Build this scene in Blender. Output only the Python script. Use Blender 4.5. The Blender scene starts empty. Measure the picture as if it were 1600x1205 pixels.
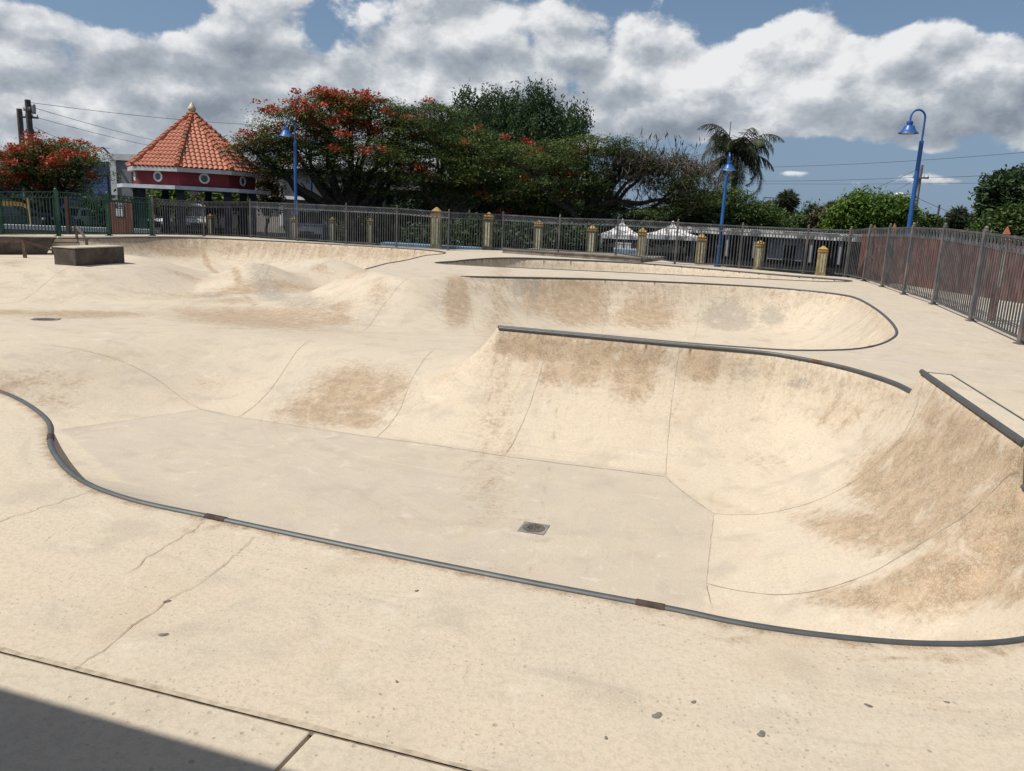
import bpy, bmesh, math, random
import numpy as np
from mathutils import Vector, Matrix
from mathutils.geometry import tessellate_polygon
random.seed(7); RNG = np.random.default_rng(11)
SC = bpy.context.scene; COL = SC.collection
V3 = lambda *a: np.array(a, float)

# ------------------------------------------------------------------ camera
F, CX, CY, EYE = 1230., 800., 602.5, 1.7
ROLL, PITCH = math.radians(2.65), math.atan(266.4/F)
fw = V3(0, math.cos(PITCH), -math.sin(PITCH)); up0 = V3(0, math.sin(PITCH), math.cos(PITCH)); rt0 = V3(1, 0, 0)
cr = math.cos(ROLL)*rt0+math.sin(ROLL)*up0; cu = -math.sin(ROLL)*rt0+math.cos(ROLL)*up0
def ray(px, py): return fw+cr*(px-CX)/F+cu*(CY-py)/F
def A(px, py, z=0.):                       # photo measurement -> point on the level z
    d = ray(px, py); return V3(0, 0, EYE)+(z-EYE)/d[2]*d
def Y(px, py, y):                          # photo measurement -> point at distance y
    d = ray(px, py); return V3(0, 0, EYE)+y/d[1]*d
cam = bpy.data.cameras.new('camera'); co = bpy.data.objects.new('camera', cam); COL.objects.link(co)
cam.sensor_width = 36; cam.lens = 36*F/1600; cam.clip_start = .05; cam.clip_end = 3000
M = Matrix((cr, cu, -fw)).transposed().to_4x4(); M.translation = (0, 0, EYE); co.matrix_world = M
SC.camera = co

# ------------------------------------------------------------------ tagging
def tag(o, label=None, cat=None, group=None, kind=None):
    if label: o['label'] = label
    if cat: o['category'] = cat
    if group: o['group'] = group
    if kind: o['kind'] = kind
    return o
def empty(name, loc=(0, 0, 0), rz=0., label=None, cat=None, group=None):
    o = bpy.data.objects.new(name, None); COL.objects.link(o); o.location = [float(v) for v in loc]; o.rotation_euler = (0, 0, rz)
    return tag(o, label, cat, group)
def kids(o): return [c for c in bpy.data.objects if c.parent is o]
def copy_tree(o, parent=None):
    c = o.copy(); COL.objects.link(c)
    if parent: c.parent = parent
    for ch in kids(o): copy_tree(ch, c)
    return c

# ------------------------------------------------------------------ mesh builder
class MB:
    def __init__(s): s.v = []; s.f = []; s.m = []; s.cur = 0
    def add(s, vs, fs):
        b = len(s.v); s.v += [tuple(map(float, p)) for p in vs]; s.f += [tuple(i+b for i in f) for f in fs]; s.m += [s.cur]*len(fs)
    def box(s, c, d, R=None, taper=1.):
        c = np.array(c, float); d = np.array(d, float)/2
        vs = []
        for z in (-1, 1):
            t = taper if z > 0 else 1
            for x, y in ((-1, -1), (1, -1), (1, 1), (-1, 1)): vs.append(V3(x*d[0]*t, y*d[1]*t, z*d[2]))
        if R is not None: vs = [R@p for p in vs]
        s.add([p+c for p in vs], [(3, 2, 1, 0), (4, 5, 6, 7), (0, 1, 5, 4), (1, 2, 6, 5), (2, 3, 7, 6), (3, 0, 4, 7)]); return s
    def bar(s, a, b, w, h=None):           # square bar from a to b
        a = np.array(a, float); b = np.array(b, float); h = h or w
        t = b-a; L = np.linalg.norm(t); t /= L
        u = np.cross(t, (0, 0, 1.)); u = u/np.linalg.norm(u) if np.linalg.norm(u) > 1e-4 else V3(1, 0, 0)
        w2 = np.cross(u, t)
        vs = [p+u*x*w/2+w2*y*h/2 for p in (a, b) for x, y in ((-1, -1), (1, -1), (1, 1), (-1, 1))]
        s.add(vs, [(3, 2, 1, 0), (4, 5, 6, 7), (0, 1, 5, 4), (1, 2, 6, 5), (2, 3, 7, 6), (3, 0, 4, 7)]); return s
    def tube(s, pts, r, n=8, closed=False, caps=True):
        P = [np.array(p, float) for p in pts]; k = len(P)
        rs = r if hasattr(r, '__len__') else [r]*k
        vs = []; u = None
        for i in range(k):
            t = P[(i+1) % k]-P[i-1] if closed else P[min(i+1, k-1)]-P[max(i-1, 0)]
            t = t/(np.linalg.norm(t)+1e-9)
            if u is None:
                u = np.cross(t, (0, 0, 1.))
                if np.linalg.norm(u) < 1e-3: u = V3(1, 0, 0)
            u = u-t*u.dot(t); u /= np.linalg.norm(u)+1e-9; w = np.cross(t, u)
            for j in range(n):
                a = 2*math.pi*j/n; vs.append(P[i]+rs[i]*(u*math.cos(a)+w*math.sin(a)))
        fs = []
        for i in range(k if closed else k-1):
            i2 = (i+1) % k
            for j in range(n):
                j2 = (j+1) % n; fs.append((i*n+j, i*n+j2, i2*n+j2, i2*n+j))
        if caps and not closed: fs += [tuple(reversed(range(n))), tuple(range((k-1)*n, k*n))]
        s.add(vs, fs); return s
    def lathe(s, prof, c=(0, 0, 0), n=16):  # prof [(r,z)]
        vs = [(c[0]+r*math.cos(2*math.pi*j/n), c[1]+r*math.sin(2*math.pi*j/n), c[2]+z) for r, z in prof for j in range(n)]
        fs = [(i*n+j, i*n+(j+1) % n, (i+1)*n+(j+1) % n, (i+1)*n+j) for i in range(len(prof)-1) for j in range(n)]
        fs += [tuple(reversed(range(n))), tuple(range((len(prof)-1)*n, len(prof)*n))]
        s.add(vs, fs); return s
    def prism(s, poly, z0, z1):
        n = len(poly); ar = sum(poly[i][0]*poly[(i+1) % n][1]-poly[(i+1) % n][0]*poly[i][1] for i in range(n))
        if ar < 0: poly = poly[::-1]
        vs = [(p[0], p[1], z0) for p in poly]+[(p[0], p[1], z1) for p in poly]
        s.add(vs, [tuple(reversed(range(n))), tuple(range(n, 2*n))]+[(i, (i+1) % n, n+(i+1) % n, n+i) for i in range(n)]); return s
    def build(s, name, mats, parent=None, smooth=False, bevel=0):
        me = bpy.data.meshes.new(name); me.from_pydata(s.v, [], s.f)
        mats = mats if isinstance(mats, (list, tuple)) else [mats]
        for m in mats: me.materials.append(m)
        if len(mats) > 1: me.polygons.foreach_set('material_index', s.m)
        if smooth:
            me.polygons.foreach_set('use_smooth', [True]*len(me.polygons))
            try: me.set_sharp_from_angle(angle=math.radians(40))
            except Exception: pass
        me.update(); o = bpy.data.objects.new(name, me); COL.objects.link(o)
        if parent: o.parent = parent
        if bevel:
            b = o.modifiers.new('bevel', 'BEVEL'); b.width = bevel; b.segments = 2; b.limit_method = 'ANGLE'
        return o
def quads(name, V, nper, mat, parent=None, tint=None, smooth=False):   # many separate n-gons, fast
    V = np.asarray(V, np.float32).reshape(-1, 3); nf = len(V)//nper
    me = bpy.data.meshes.new(name); me.vertices.add(len(V)); me.vertices.foreach_set('co', V.ravel())
    me.loops.add(len(V)); me.loops.foreach_set('vertex_index', np.arange(len(V), dtype=np.int32))
    me.polygons.add(nf); me.polygons.foreach_set('loop_start', np.arange(0, len(V), nper, dtype=np.int32)); me.polygons.foreach_set('loop_total', np.full(nf, nper, np.int32))
    for m in (mat if isinstance(mat, (list, tuple)) else [mat]): me.materials.append(m)
    if tint is not None:
        a = me.attributes.new('tint', 'FLOAT', 'POINT'); a.data.foreach_set('value', np.asarray(tint, np.float32))
    me.update(calc_edges=True); me.validate()
    o = bpy.data.objects.new(name, me); COL.objects.link(o)
    if parent: o.parent = parent
    return o
def spline(pts, n=6, closed=False):        # Catmull-Rom
    P = [np.array(p, float) for p in pts]; k = len(P); out = []
    for i in range(k if closed else k-1):
        p0 = P[i-1] if (closed or i > 0) else 2*P[0]-P[1]; p1 = P[i]; p2 = P[(i+1) % k]
        p3 = P[(i+2) % k] if (closed or i+2 < k) else 2*P[-1]-P[-2]
        for j in range(n):
            t = j/n; out.append(.5*(2*p1+(p2-p0)*t+(2*p0-5*p1+4*p2-p3)*t*t+(3*p1-p0-3*p2+p3)*t**3))
    if not closed: out.append(P[-1])
    return out

# ------------------------------------------------------------------ materials
class NT:                                   # small node helper
    def __init__(s, nt): s.nt = nt
    def n(s, t, **kw):
        nd = s.nt.nodes.new(t)
        for k, v in kw.items():
            if k.startswith('i_'): k = k[2:]; nd.inputs[int(k) if k.isdigit() else k.replace('_', ' ')].default_value = v
            else: setattr(nd, k, v)
        return nd
    def l(s, a, b): s.nt.links.new(a, b)
    def val(s, x, sock):
        if hasattr(x, 'is_linked') or hasattr(x, 'links'): s.l(x, sock)
        else: sock.default_value = x
    def math(s, op, a, b=0., c=None, clamp=False):
        nd = s.nt.nodes.new('ShaderNodeMath'); nd.operation = op; nd.use_clamp = clamp
        s.val(a, nd.inputs[0]); s.val(b, nd.inputs[1])
        if c is not None: s.val(c, nd.inputs[2])
        return nd.outputs[0]
    def mix(s, f, a, b, mode='MIX'):
        nd = s.nt.nodes.new('ShaderNodeMix'); nd.data_type = 'RGBA'; nd.blend_type = mode; nd.clamp_factor = True
        s.val(f, nd.inputs[0])
        for x, k in ((a, 6), (b, 7)):
            if isinstance(x, tuple): x = (*x[:3], 1.)
            s.val(x, nd.inputs[k])
        return nd.outputs[2]
    def step(s, x, a, b):                   # smoothstep
        nd = s.nt.nodes.new('ShaderNodeMapRange'); nd.interpolation_type = 'SMOOTHSTEP'
        s.val(x, nd.inputs[0]); s.val(a, nd.inputs[1]); s.val(b, nd.inputs[2]); return nd.outputs[0]
    def noise(s, vec, scale, detail=4., rough=.55, dist=0.):
        nd = s.nt.nodes.new('ShaderNodeTexNoise'); nd.inputs['Scale'].default_value = scale; nd.inputs['Detail'].default_value = detail
        nd.inputs['Roughness'].default_value = rough; nd.inputs['Distortion'].default_value = dist
        if vec is not None: s.l(vec, nd.inputs['Vector'])
        return nd.outputs[0]
def new_mat(name):
    m = bpy.data.materials.new(name); m.use_nodes = True; t = NT(m.node_tree)
    b = m.node_tree.nodes['Principled BSDF']; return m, t, b
def rough_mat(name, c1, c2, scale=3., rough=.7, metal=0., bump=0., bscale=40., lo=.35, hi=.65, spec=.3, detail=5.):
    """two-tone worn surface driven by noise in object space"""
    m, t, b = new_mat(name); tc = t.n('ShaderNodeTexCoord').outputs['Object']
    f = t.step(t.noise(tc, scale, detail, .6), lo, hi)
    t.l(t.mix(f, c1, c2), b.inputs['Base Color'])
    b.inputs['Roughness'].default_value = rough; b.inputs['Metallic'].default_value = metal; b.inputs['Specular IOR Level'].default_value = spec
    if bump:
        bp = t.n('ShaderNodeBump'); bp.inputs['Strength'].default_value = bump; bp.inputs['Distance'].default_value = .02
        t.l(t.noise(tc, bscale, 3), bp.inputs['Height']); t.l(bp.outputs[0], b.inputs['Normal'])
    return m
# ------------------------------------------------------------------ sun, sky
SUN_EL, SUN_AZ = math.radians(58), math.atan2(-.9, -.28)      # azimuth measured from +Y towards +X
sd = V3(math.sin(SUN_AZ)*math.cos(SUN_EL), math.cos(SUN_AZ)*math.cos(SUN_EL), math.sin(SUN_EL))
sl = bpy.data.lights.new('sun', 'SUN'); sl.energy = 4.75; sl.angle = math.radians(.53); sl.color = (1, .955, .88)
so = bpy.data.objects.new('sun', sl); COL.objects.link(so); so.rotation_euler = Vector(-sd).to_track_quat('-Z', 'Y').to_euler()
W = bpy.data.worlds.new('World'); W.cycles.sampling_method = 'MANUAL'; W.cycles.sample_map_resolution = 512; SC.world = W; W.use_nodes = True
t = NT(W.node_tree); W.node_tree.nodes.clear()
sky = t.n('ShaderNodeTexSky'); sky.sky_type = 'NISHITA'; sky.sun_disc = False; sky.sun_elevation = SUN_EL; sky.sun_rotation = SUN_AZ
sky.air_density = 1.; sky.dust_density = .4; sky.ozone_density = 2.
tc = t.n('ShaderNodeTexCoord').outputs['Generated']
sx = t.n('ShaderNodeSeparateXYZ'); t.l(tc, sx.inputs[0])
az = t.math('ARCTAN2', sx.outputs[0], sx.outputs[1]); el = t.math('ARCSINE', sx.outputs[2])
def dirpx(px, py):
    d = ray(px, py); d /= np.linalg.norm(d); return math.atan2(d[0], d[1]), math.asin(d[2])
def coords(da, de, ky, seed):
    c = t.n('ShaderNodeCombineXYZ'); t.l(t.math('ADD', az, da), c.inputs[0]); t.l(t.math('MULTIPLY', t.math('ADD', el, de), ky), c.inputs[1]); c.inputs[2].default_value = seed
    return c.outputs[0]
def cn(x, k): return t.math('MULTIPLY', t.math('SUBTRACT', x, .5), k)     # centred noise
# warped coordinates give the billows
def field(da, de, dt):
    cv = coords(da, de, 1.5, 3.37)
    na = t.n('ShaderNodeTexNoise', noise_dimensions='2D'); na.inputs['Scale'].default_value = 4.6; na.inputs['Detail'].default_value = dt; na.inputs['Roughness'].default_value = .6; t.l(cv, na.inputs['Vector'])
    a = cn(na.outputs[0], 1.)
    vo = t.n('ShaderNodeTexVoronoi', feature='SMOOTH_F1', voronoi_dimensions='2D'); vo.inputs['Scale'].default_value = 15.; vo.inputs['Smoothness'].default_value = .35
    wv = t.n('ShaderNodeVectorMath', operation='MULTIPLY_ADD'); nz = t.n('ShaderNodeTexNoise', noise_dimensions='2D'); nz.inputs['Scale'].default_value = 20.; nz.inputs['Detail'].default_value = 6; nz.inputs['Roughness'].default_value = .62; t.l(cv, nz.inputs['Vector'])
    t.l(nz.outputs['Color'], wv.inputs[0]); wv.inputs[1].default_value = (.07, .07, 0); t.l(cv, wv.inputs[2]); t.l(wv.outputs[0], vo.inputs['Vector'])
    puff = t.math('SUBTRACT', .42, vo.outputs['Distance'])
    return a, puff, cv
n0, p0, cv = field(0., 0., 11)
n1, p1, _ = field(-.010, .020, 7)
def blob(px, py, rx, ry, amp):
    a, e = dirpx(px, py); u, v = F/rx/2.1, F/ry/2.1
    m = t.n('ShaderNodeVectorMath', operation='MULTIPLY_ADD'); t.l(ae, m.inputs[0]); m.inputs[1].default_value = (u, v, 0); m.inputs[2].default_value = (-a*u, -e*v, 0)
    g = t.n('ShaderNodeTexGradient', gradient_type='QUADRATIC_SPHERE'); t.l(m.outputs[0], g.inputs[0]); return g.outputs['Fac']
def total(L):
    s = 0.
    for b in L: s = t.math('MULTIPLY_ADD', blob(*b), b[4]*1.15, s)
    return s
ae_ = t.n('ShaderNodeCombineXYZ'); t.l(az, ae_.inputs[0]); t.l(el, ae_.inputs[1]); ae = ae_.outputs[0]
# cloud cover: positive where the photo has cloud, negative where it is blue
cover = total([(300, 190, 600, 150, .46), (250, 270, 420, 60, .30), (560, 200, 260, 70, .2), (850, 190, 120, 50, .14), (640, 70, 240, 90, .22), (930, 130, 260, 120, .30), (1290, 120, 200, 70, .40), (1265, 55, 75, 45, .34), (1480, 130, 180, 70, .32), (1480, 70, 60, 36, .30), (1150, 100, 90, 50, .20), (1600, 180, 160, 60, .2), (1150, 185, 280, 34, .25),
               (100, 120, 260, 70, .15), (60, 30, 60, 20, .22), (360, 60, 60, 50, .14), (1235, 270, 70, 10, .44), (1290, 287, 170, 14, .32), (1480, 282, 150, 16, .34), (1440, 232, 80, 14, .30), (900, 30, 130, 40, .2), (1600, 235, 80, 25, .15),
               (190, 12, 120, 42, -.34), (300, 30, 60, 40, -.12), (500, 52, 55, 36, -.34), (890, 140, 26, 28, -.30), (1170, 20, 75, 60, -.40), (1385, 20, 75, 50, -.42), (1570, 20, 90, 60, -.40), (800, 62, 70, 30, -.20), (1060, 262, 340, 42, -.34), (1330, 240, 330, 26, -.26), (1400, 300, 300, 45, -.22)])
hi = t.math('MULTIPLY', t.math('ADD', t.step(el, .33, .6), t.step(sx.outputs[1], .25, -.2)), .10)
dens_raw = t.math('ADD', t.math('ADD', t.math('MULTIPLY', n0, .95), t.math('MULTIPLY', p0, .28)), t.math('ADD', t.math('SUBTRACT', cover, .12), hi))
dens = t.step(dens_raw, .0, .13)
thick = t.step(dens_raw, .05, .55)
lit = t.math('ADD', t.math('MULTIPLY', t.math('SUBTRACT', n0, n1), 2.0), t.math('MULTIPLY', t.math('SUBTRACT', p0, p1), .75))
# dark undersides, bright tops
dark = total([(1060, 195, 190, 34, .30), (1300, 195, 190, 32, .22), (700, 130, 260, 60, .10), (250, 110, 240, 60, .12), (330, 60, 200, 40, .10), (900, 90, 120, 80, .12), (1540, 200, 140, 40, .2), (120, 215, 300, 40, .12), (450, 190, 200, 40, .06)])
bright = total([(1250, 60, 110, 60, .30), (1180, 120, 120, 50, .34), (1470, 70, 100, 45, .30), (1110, 105, 60, 40, .28), (1280, 130, 70, 30, .12), (510, 85, 60, 20, .22), (700, 150, 60, 40, .18), (120, 60, 120, 50, .15), (30, 75, 60, 20, .15), (620, 40, 200, 50, .16), (840, 40, 130, 50, .12), (1300, 285, 260, 30, .25)])
br = t.math('ADD', t.math('ADD', .69, lit), t.math('SUBTRACT', bright, dark))
br = t.math('SUBTRACT', br, t.math('MULTIPLY', thick, .16))
br = t.math('MAXIMUM', t.math('MINIMUM', br, 1.), .0)
cr_ = t.n('ShaderNodeValToRGB'); r = cr_.color_ramp
r.elements[0].position = 0; r.elements[0].color = (2.9, 3.35, 4.0, 1); r.elements[1].position = 1; r.elements[1].color = (10.3, 10.35, 10.4, 1)
e = r.elements.new(.5); e.color = (5.2, 5.65, 6.25, 1)
t.l(br, cr_.inputs[0])
skyc = t.mix(t.math('MULTIPLY', t.step(el, .36, -.02), .85), sky.outputs[0], (2.1, 3.25, 5.1))
fin = t.mix(t.math('MULTIPLY', dens, .96), skyc, cr_.outputs[0])
bg = t.n('ShaderNodeBackground'); bg.inputs['Strength'].default_value = .083; t.l(fin, bg.inputs[0])
ow = t.n('ShaderNodeOutputWorld'); t.l(bg.outputs[0], ow.inputs[0])
SC.view_settings.view_transform = 'Standard'; SC.view_settings.look = 'None'; SC.view_settings.exposure = 0; SC.view_settings.gamma = 1
SC.cycles.max_bounces = 6; SC.cycles.transparent_max_bounces = 6
try: SC.cycles.use_denoising = True
except Exception: pass
# ------------------------------------------------------------------ skate park surface
def sstep(t): t = np.clip(t, 0, 1); return t*t*(3-2*t)
def seg_dist(x, y, L, want_s=False):
    best = np.full(x.shape, 1e9); bs = np.zeros(x.shape); acc = 0.
    for a, b in zip(L[:-1], L[1:]):
        dx, dy = b[0]-a[0], b[1]-a[1]; l2 = dx*dx+dy*dy+1e-12
        t = np.clip(((x-a[0])*dx+(y-a[1])*dy)/l2, 0, 1)
        d = np.hypot(x-a[0]-t*dx, y-a[1]-t*dy); m = d < best
        best = np.where(m, d, best)
        if want_s: bs = np.where(m, acc+t*math.sqrt(l2), bs)
        acc += math.sqrt(l2)
    return (best, bs) if want_s else best
def inside(x, y, P):
    r = np.zeros(x.shape, bool); n = len(P)
    for i in range(n):
        x1, y1 = P[i]; x2, y2 = P[(i+1) % n]
        if y1 == y2: continue
        c = ((y1 > y) != (y2 > y)) & (x < (x2-x1)*(y-y1)/(y2-y1)+x1); r ^= c
    return r
def sp2(pts, n=8, closed=False): return [(p[0], p[1]) for p in spline([(a, b, 0) for a, b in pts], n, closed)]
# lip lines (metres)
NEAR = sp2([(-16, 9.6), (-9, 8.5), (-6.2, 7.5), (-4.9, 6.87), (-4.44, 6.63), (-3.98, 6.26), (-3.5, 5.75), (-3.13, 5.15), (-2.66, 4.6), (-2.17, 4.27), (-1.5, 4.02), (-.74, 3.745), (.04, 3.48), (.74, 3.26), (1.05, 3.15), (1.41, 3.075), (1.83, 3.05), (2.28, 3.13), (2.8, 3.4), (3.2, 3.85), (3.48, 4.55), (3.62, 5.3)], 8)
EXTL = [(3.62, 5.36), (4.27, 8.11)]
SPINE = sp2([(4.42, 8.45), (4.43, 9.1), (4.2, 9.95), (3.72, 10.62), (3.3, 10.88), (2.35, 11.16), (1.1, 11.58), (-.24, 12.01)], 8)
SECOND = sp2([(-.26, 12.15), (1.12, 11.72), (2.4, 11.3), (3.4, 11.09), (4.07, 11.07), (5.07, 11.5), (6.0, 12.55), (6.85, 14.1), (7.9, 17.05), (8.75, 20.2), (8.75, 21.4), (8.1, 22.3), (7.0, 22.85), (5.46, 23.08), (3.5, 23.0), (1.7, 22.75), (-1.53, 21.57)], 8)
BANKTOP = [(-1.53, 21.57), (-2.0, 21.1), (-2.45, 20.45), (-2.8, 20.16), (-3.1, 20.4), (-3.57, 21.23), (-4.3, 22.52)]
FARLIP = [(-4.3, 22.52), (-4.16, 25.35)]+sp2([(-4.16, 25.35), (-3.95, 26.64), (-3.78, 28.2), (-3.6, 30.68), (-3.1, 32.7), (-3.2, 34.3), (-4.2, 35.6), (-6.15, 36.4), (-10.5, 37.35), (-14.4, 37.3), (-16.2, 36.0), (-17., 34.0), (-17.5, 32.6), (-18.2, 31.5)], 5)
LEFTEDGE = [(-18.2, 31.5), (-19.4, 30.0), (-25, 28.5), (-25, 12)]
R1 = NEAR+EXTL+SPINE+SECOND[1:]+BANKTOP[1:]+FARLIP[1:]+LEFTEDGE[1:]
THIRD = sp2([(-2.41, 26.34), (-2.2, 28.3), (-1.55, 30.2), (-.6, 31.9), (1.08, 32.8), (5.04, 32.75), (9.25, 29.45), (11.2, 28.15), (11.5, 27.3), (10.6, 26.5), (8.93, 26.2), (3.2, 26.2)], 6, True)
FLOOR = [(-6.03, 10.17), (-4.69, 11.56), (-4.02, 11.22), (-1.74, 10.48), (1.96, 9.37), (2.27, 8.15), (1.81, 6.47), (1.6, 5.75), (.75, 5.2), (-.3, 5.55), (-1.5, 6.), (-2.6, 6.7), (-4., 8.)]
PLATEAU = [(-24.5, 21.5), (-15.31, 23.38), (-13.6, 23.95), (-13.0, 24.9), (-13.01, 26.45), (-14.6, 29.5), (-17.2, 31.0), (-18.5, 31.3), (-24.5, 28.)]
DN = 1.4
def Dmid(x, y):
    return .70+.44*sstep((y-13.)/9)-.22*sstep((-13.-x)/4.)*sstep((y-24)/6)+.22*sstep((x+.8)/3.)*sstep((22-y)/4)
def lipz(d, D, alpha, top=0.):
    D = D+top; k = math.tan(alpha/2); run = D/k; R = run/math.sin(alpha)
    u = np.clip(run-d, 0, None); z = -D+R-np.sqrt(np.clip(R*R-u*u, 0, None))
    return np.where(d < run, z, -9.)+top
def bank(t): t = np.clip(t, 0, 1); te = t*t/(t+.16)*1.16; return 1-(1-te)**2
A62, A75, A50 = math.radians(60), math.radians(75), math.radians(50)
QP = [(NEAR, A75, 'n', 0), (EXTL, A75, 'n', .3), (SPINE, A75, 'n', 0), (SECOND, A62, 'm', 0), (FARLIP, math.radians(62), 'm', 0)]
def H(x, y, full=False):
    x = np.asarray(x, float); y = np.asarray(y, float)
    D = Dmid(x, y)
    inF = inside(x, y, FLOOR); e = np.where(inF, 0, seg_dist(x, y, FLOOR+FLOOR[:1]))
    z = -DN+(DN-D)*sstep(e/3.1)
    # gentle waves of the middle floor: two rollers
    for (cx, cy, rx, ry, h, an) in ((-8.9, 27.0, 1.5, 1.9, .85, .25), (-7.3, 30.4, 2.1, 1.5, .88, -.2), (-10.6, 30.2, 1.3, 1.6, .2, 0)):
        dx, dy = x-cx, y-cy; u = dx*math.cos(an)+dy*math.sin(an); v = -dx*math.sin(an)+dy*math.cos(an)
        z = z+h*np.exp(-(u/rx)**2-(v/ry)**2)
    dp = np.where(inside(x, y, PLATEAU), 0, seg_dist(x, y, PLATEAU+PLATEAU[:1]))
    z = np.maximum(z, np.where(dp < 3.7, -.42-(D-.42)*sstep(dp/3.7), -9))
    db = seg_dist(x, y, BANKTOP); z = np.maximum(z, np.where((y < 23.5) & (db < 3.6), -D*bank(db/3.6), -9))
    Dl = np.maximum(-z, .05); sbest = np.zeros(x.shape); dbest = np.full(x.shape, 9.)
    off = 0.
    for L, al, kind, top in QP:
        d, s = seg_dist(x, y, L, True); zz = lipz(d, DN if kind == 'n' else Dl, al, top)
        z = np.maximum(z, zz)
        m = d < dbest; sbest = np.where(m, s+off, sbest); dbest = np.where(m, d, dbest); off += 40
    i1 = inside(x, y, R1); i3 = inside(x, y, THIRD)
    d3, s3 = seg_dist(x, y, THIRD+THIRD[:1], True)
    z = np.where(i1, z, 0.); z = np.where(i3, np.maximum(lipz(d3, 1.1, A75), -1.1), z)
    ex, ey = EXTL[1][0]-EXTL[0][0], EXTL[1][1]-EXTL[0][1]; el_ = math.hypot(ex, ey); eu = ((x-EXTL[0][0])*ex+(y-EXTL[0][1])*ey)/el_; ev = ((x-EXTL[0][0])*ey-(y-EXTL[0][1])*ex)/el_
    z = np.where((eu > 0) & (eu < el_) & (ev >= -.005) & (ev < .15), .275, z)
    sbest = np.where(i3, s3+300, sbest); dbest = np.where(i3, d3, dbest)
    deck = ~(i1 | i3)
    if full: return z, sbest, dbest, deck, inF
    return z
def S(px, py, tmax=70.):                    # first point of the surface seen along a measured direction
    d = ray(px, py); ts = np.concatenate([np.linspace(1.5, 16, 1450), np.linspace(16.02, tmax, 2200)])
    P = V3(0, 0, EYE)+ts[:, None]*d; hit = np.nonzero(P[:, 2] < H(P[:, 0], P[:, 1]))[0]
    if not len(hit): return A(px, py, 0.)
    p = P[hit[0]].copy(); p[2] = H(p[None, 0], p[None, 1])[0]; return p
# joint between the park slab and the apron the viewer stands on
JOINT = [A(-160, 982)[:2], A(0, 1018)[:2], A(240, 1078)[:2], A(480, 1145)[:2], A(740, 1205)[:2], A(1100, 1290)[:2], A(1700, 1430)[:2]]
JA, JB = JOINT[1], JOINT[4]; jd = (JB-JA)/np.linalg.norm(JB-JA); jn = V3(-jd[1], jd[0])
SLAB = [tuple(JA-jd*9), tuple(JB+jd*9.5), (7.3, 7.0), (8.62, 12.5), (9.6, 16.0), (10.6, 19.5), (11.25, 22.5), (11.9, 25.3), (12.2, 27.5), (12.3, 29.35), (10.9, 30.1), (9., 32.3), (7.2, 35.6), (4.9, 38.4), (2., 39.), (-.8, 38.4), (-3.2, 36.9), (-5.6, 37.55), (-8.2, 38.2), (-10.8, 39.1), (-13.5, 40.2), (-15.8, 39.8), (-17.6, 37.6), (-18.6, 35.6), (-19.9, 33.6), (-20.6, 31.2), (-25.5, 29), (-25.5, 8)]
def axis(brk):
    out = []
    for a, b, st in brk: out += list(np.arange(a, b-1e-6, st))
    return np.array(out+[brk[-1][1]])
gx = axis([(-25.6, -7, .085), (-7, 5.2, .04), (5.2, 12.6, .06)]); gy = axis([(-3., 2, .12), (2, 13, .032), (13, 24, .055), (24, 40.4, .085)])
X, Yg = np.meshgrid(gx, gy); shp = X.shape; xf, yf = X.ravel(), Yg.ravel()
Z, sS, dS, deckm, floorm = H(xf, yf, True)
Z = Z+.0025*np.sin(xf*1.3+.7*yf)*np.cos(yf*.9)*deckm
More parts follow.
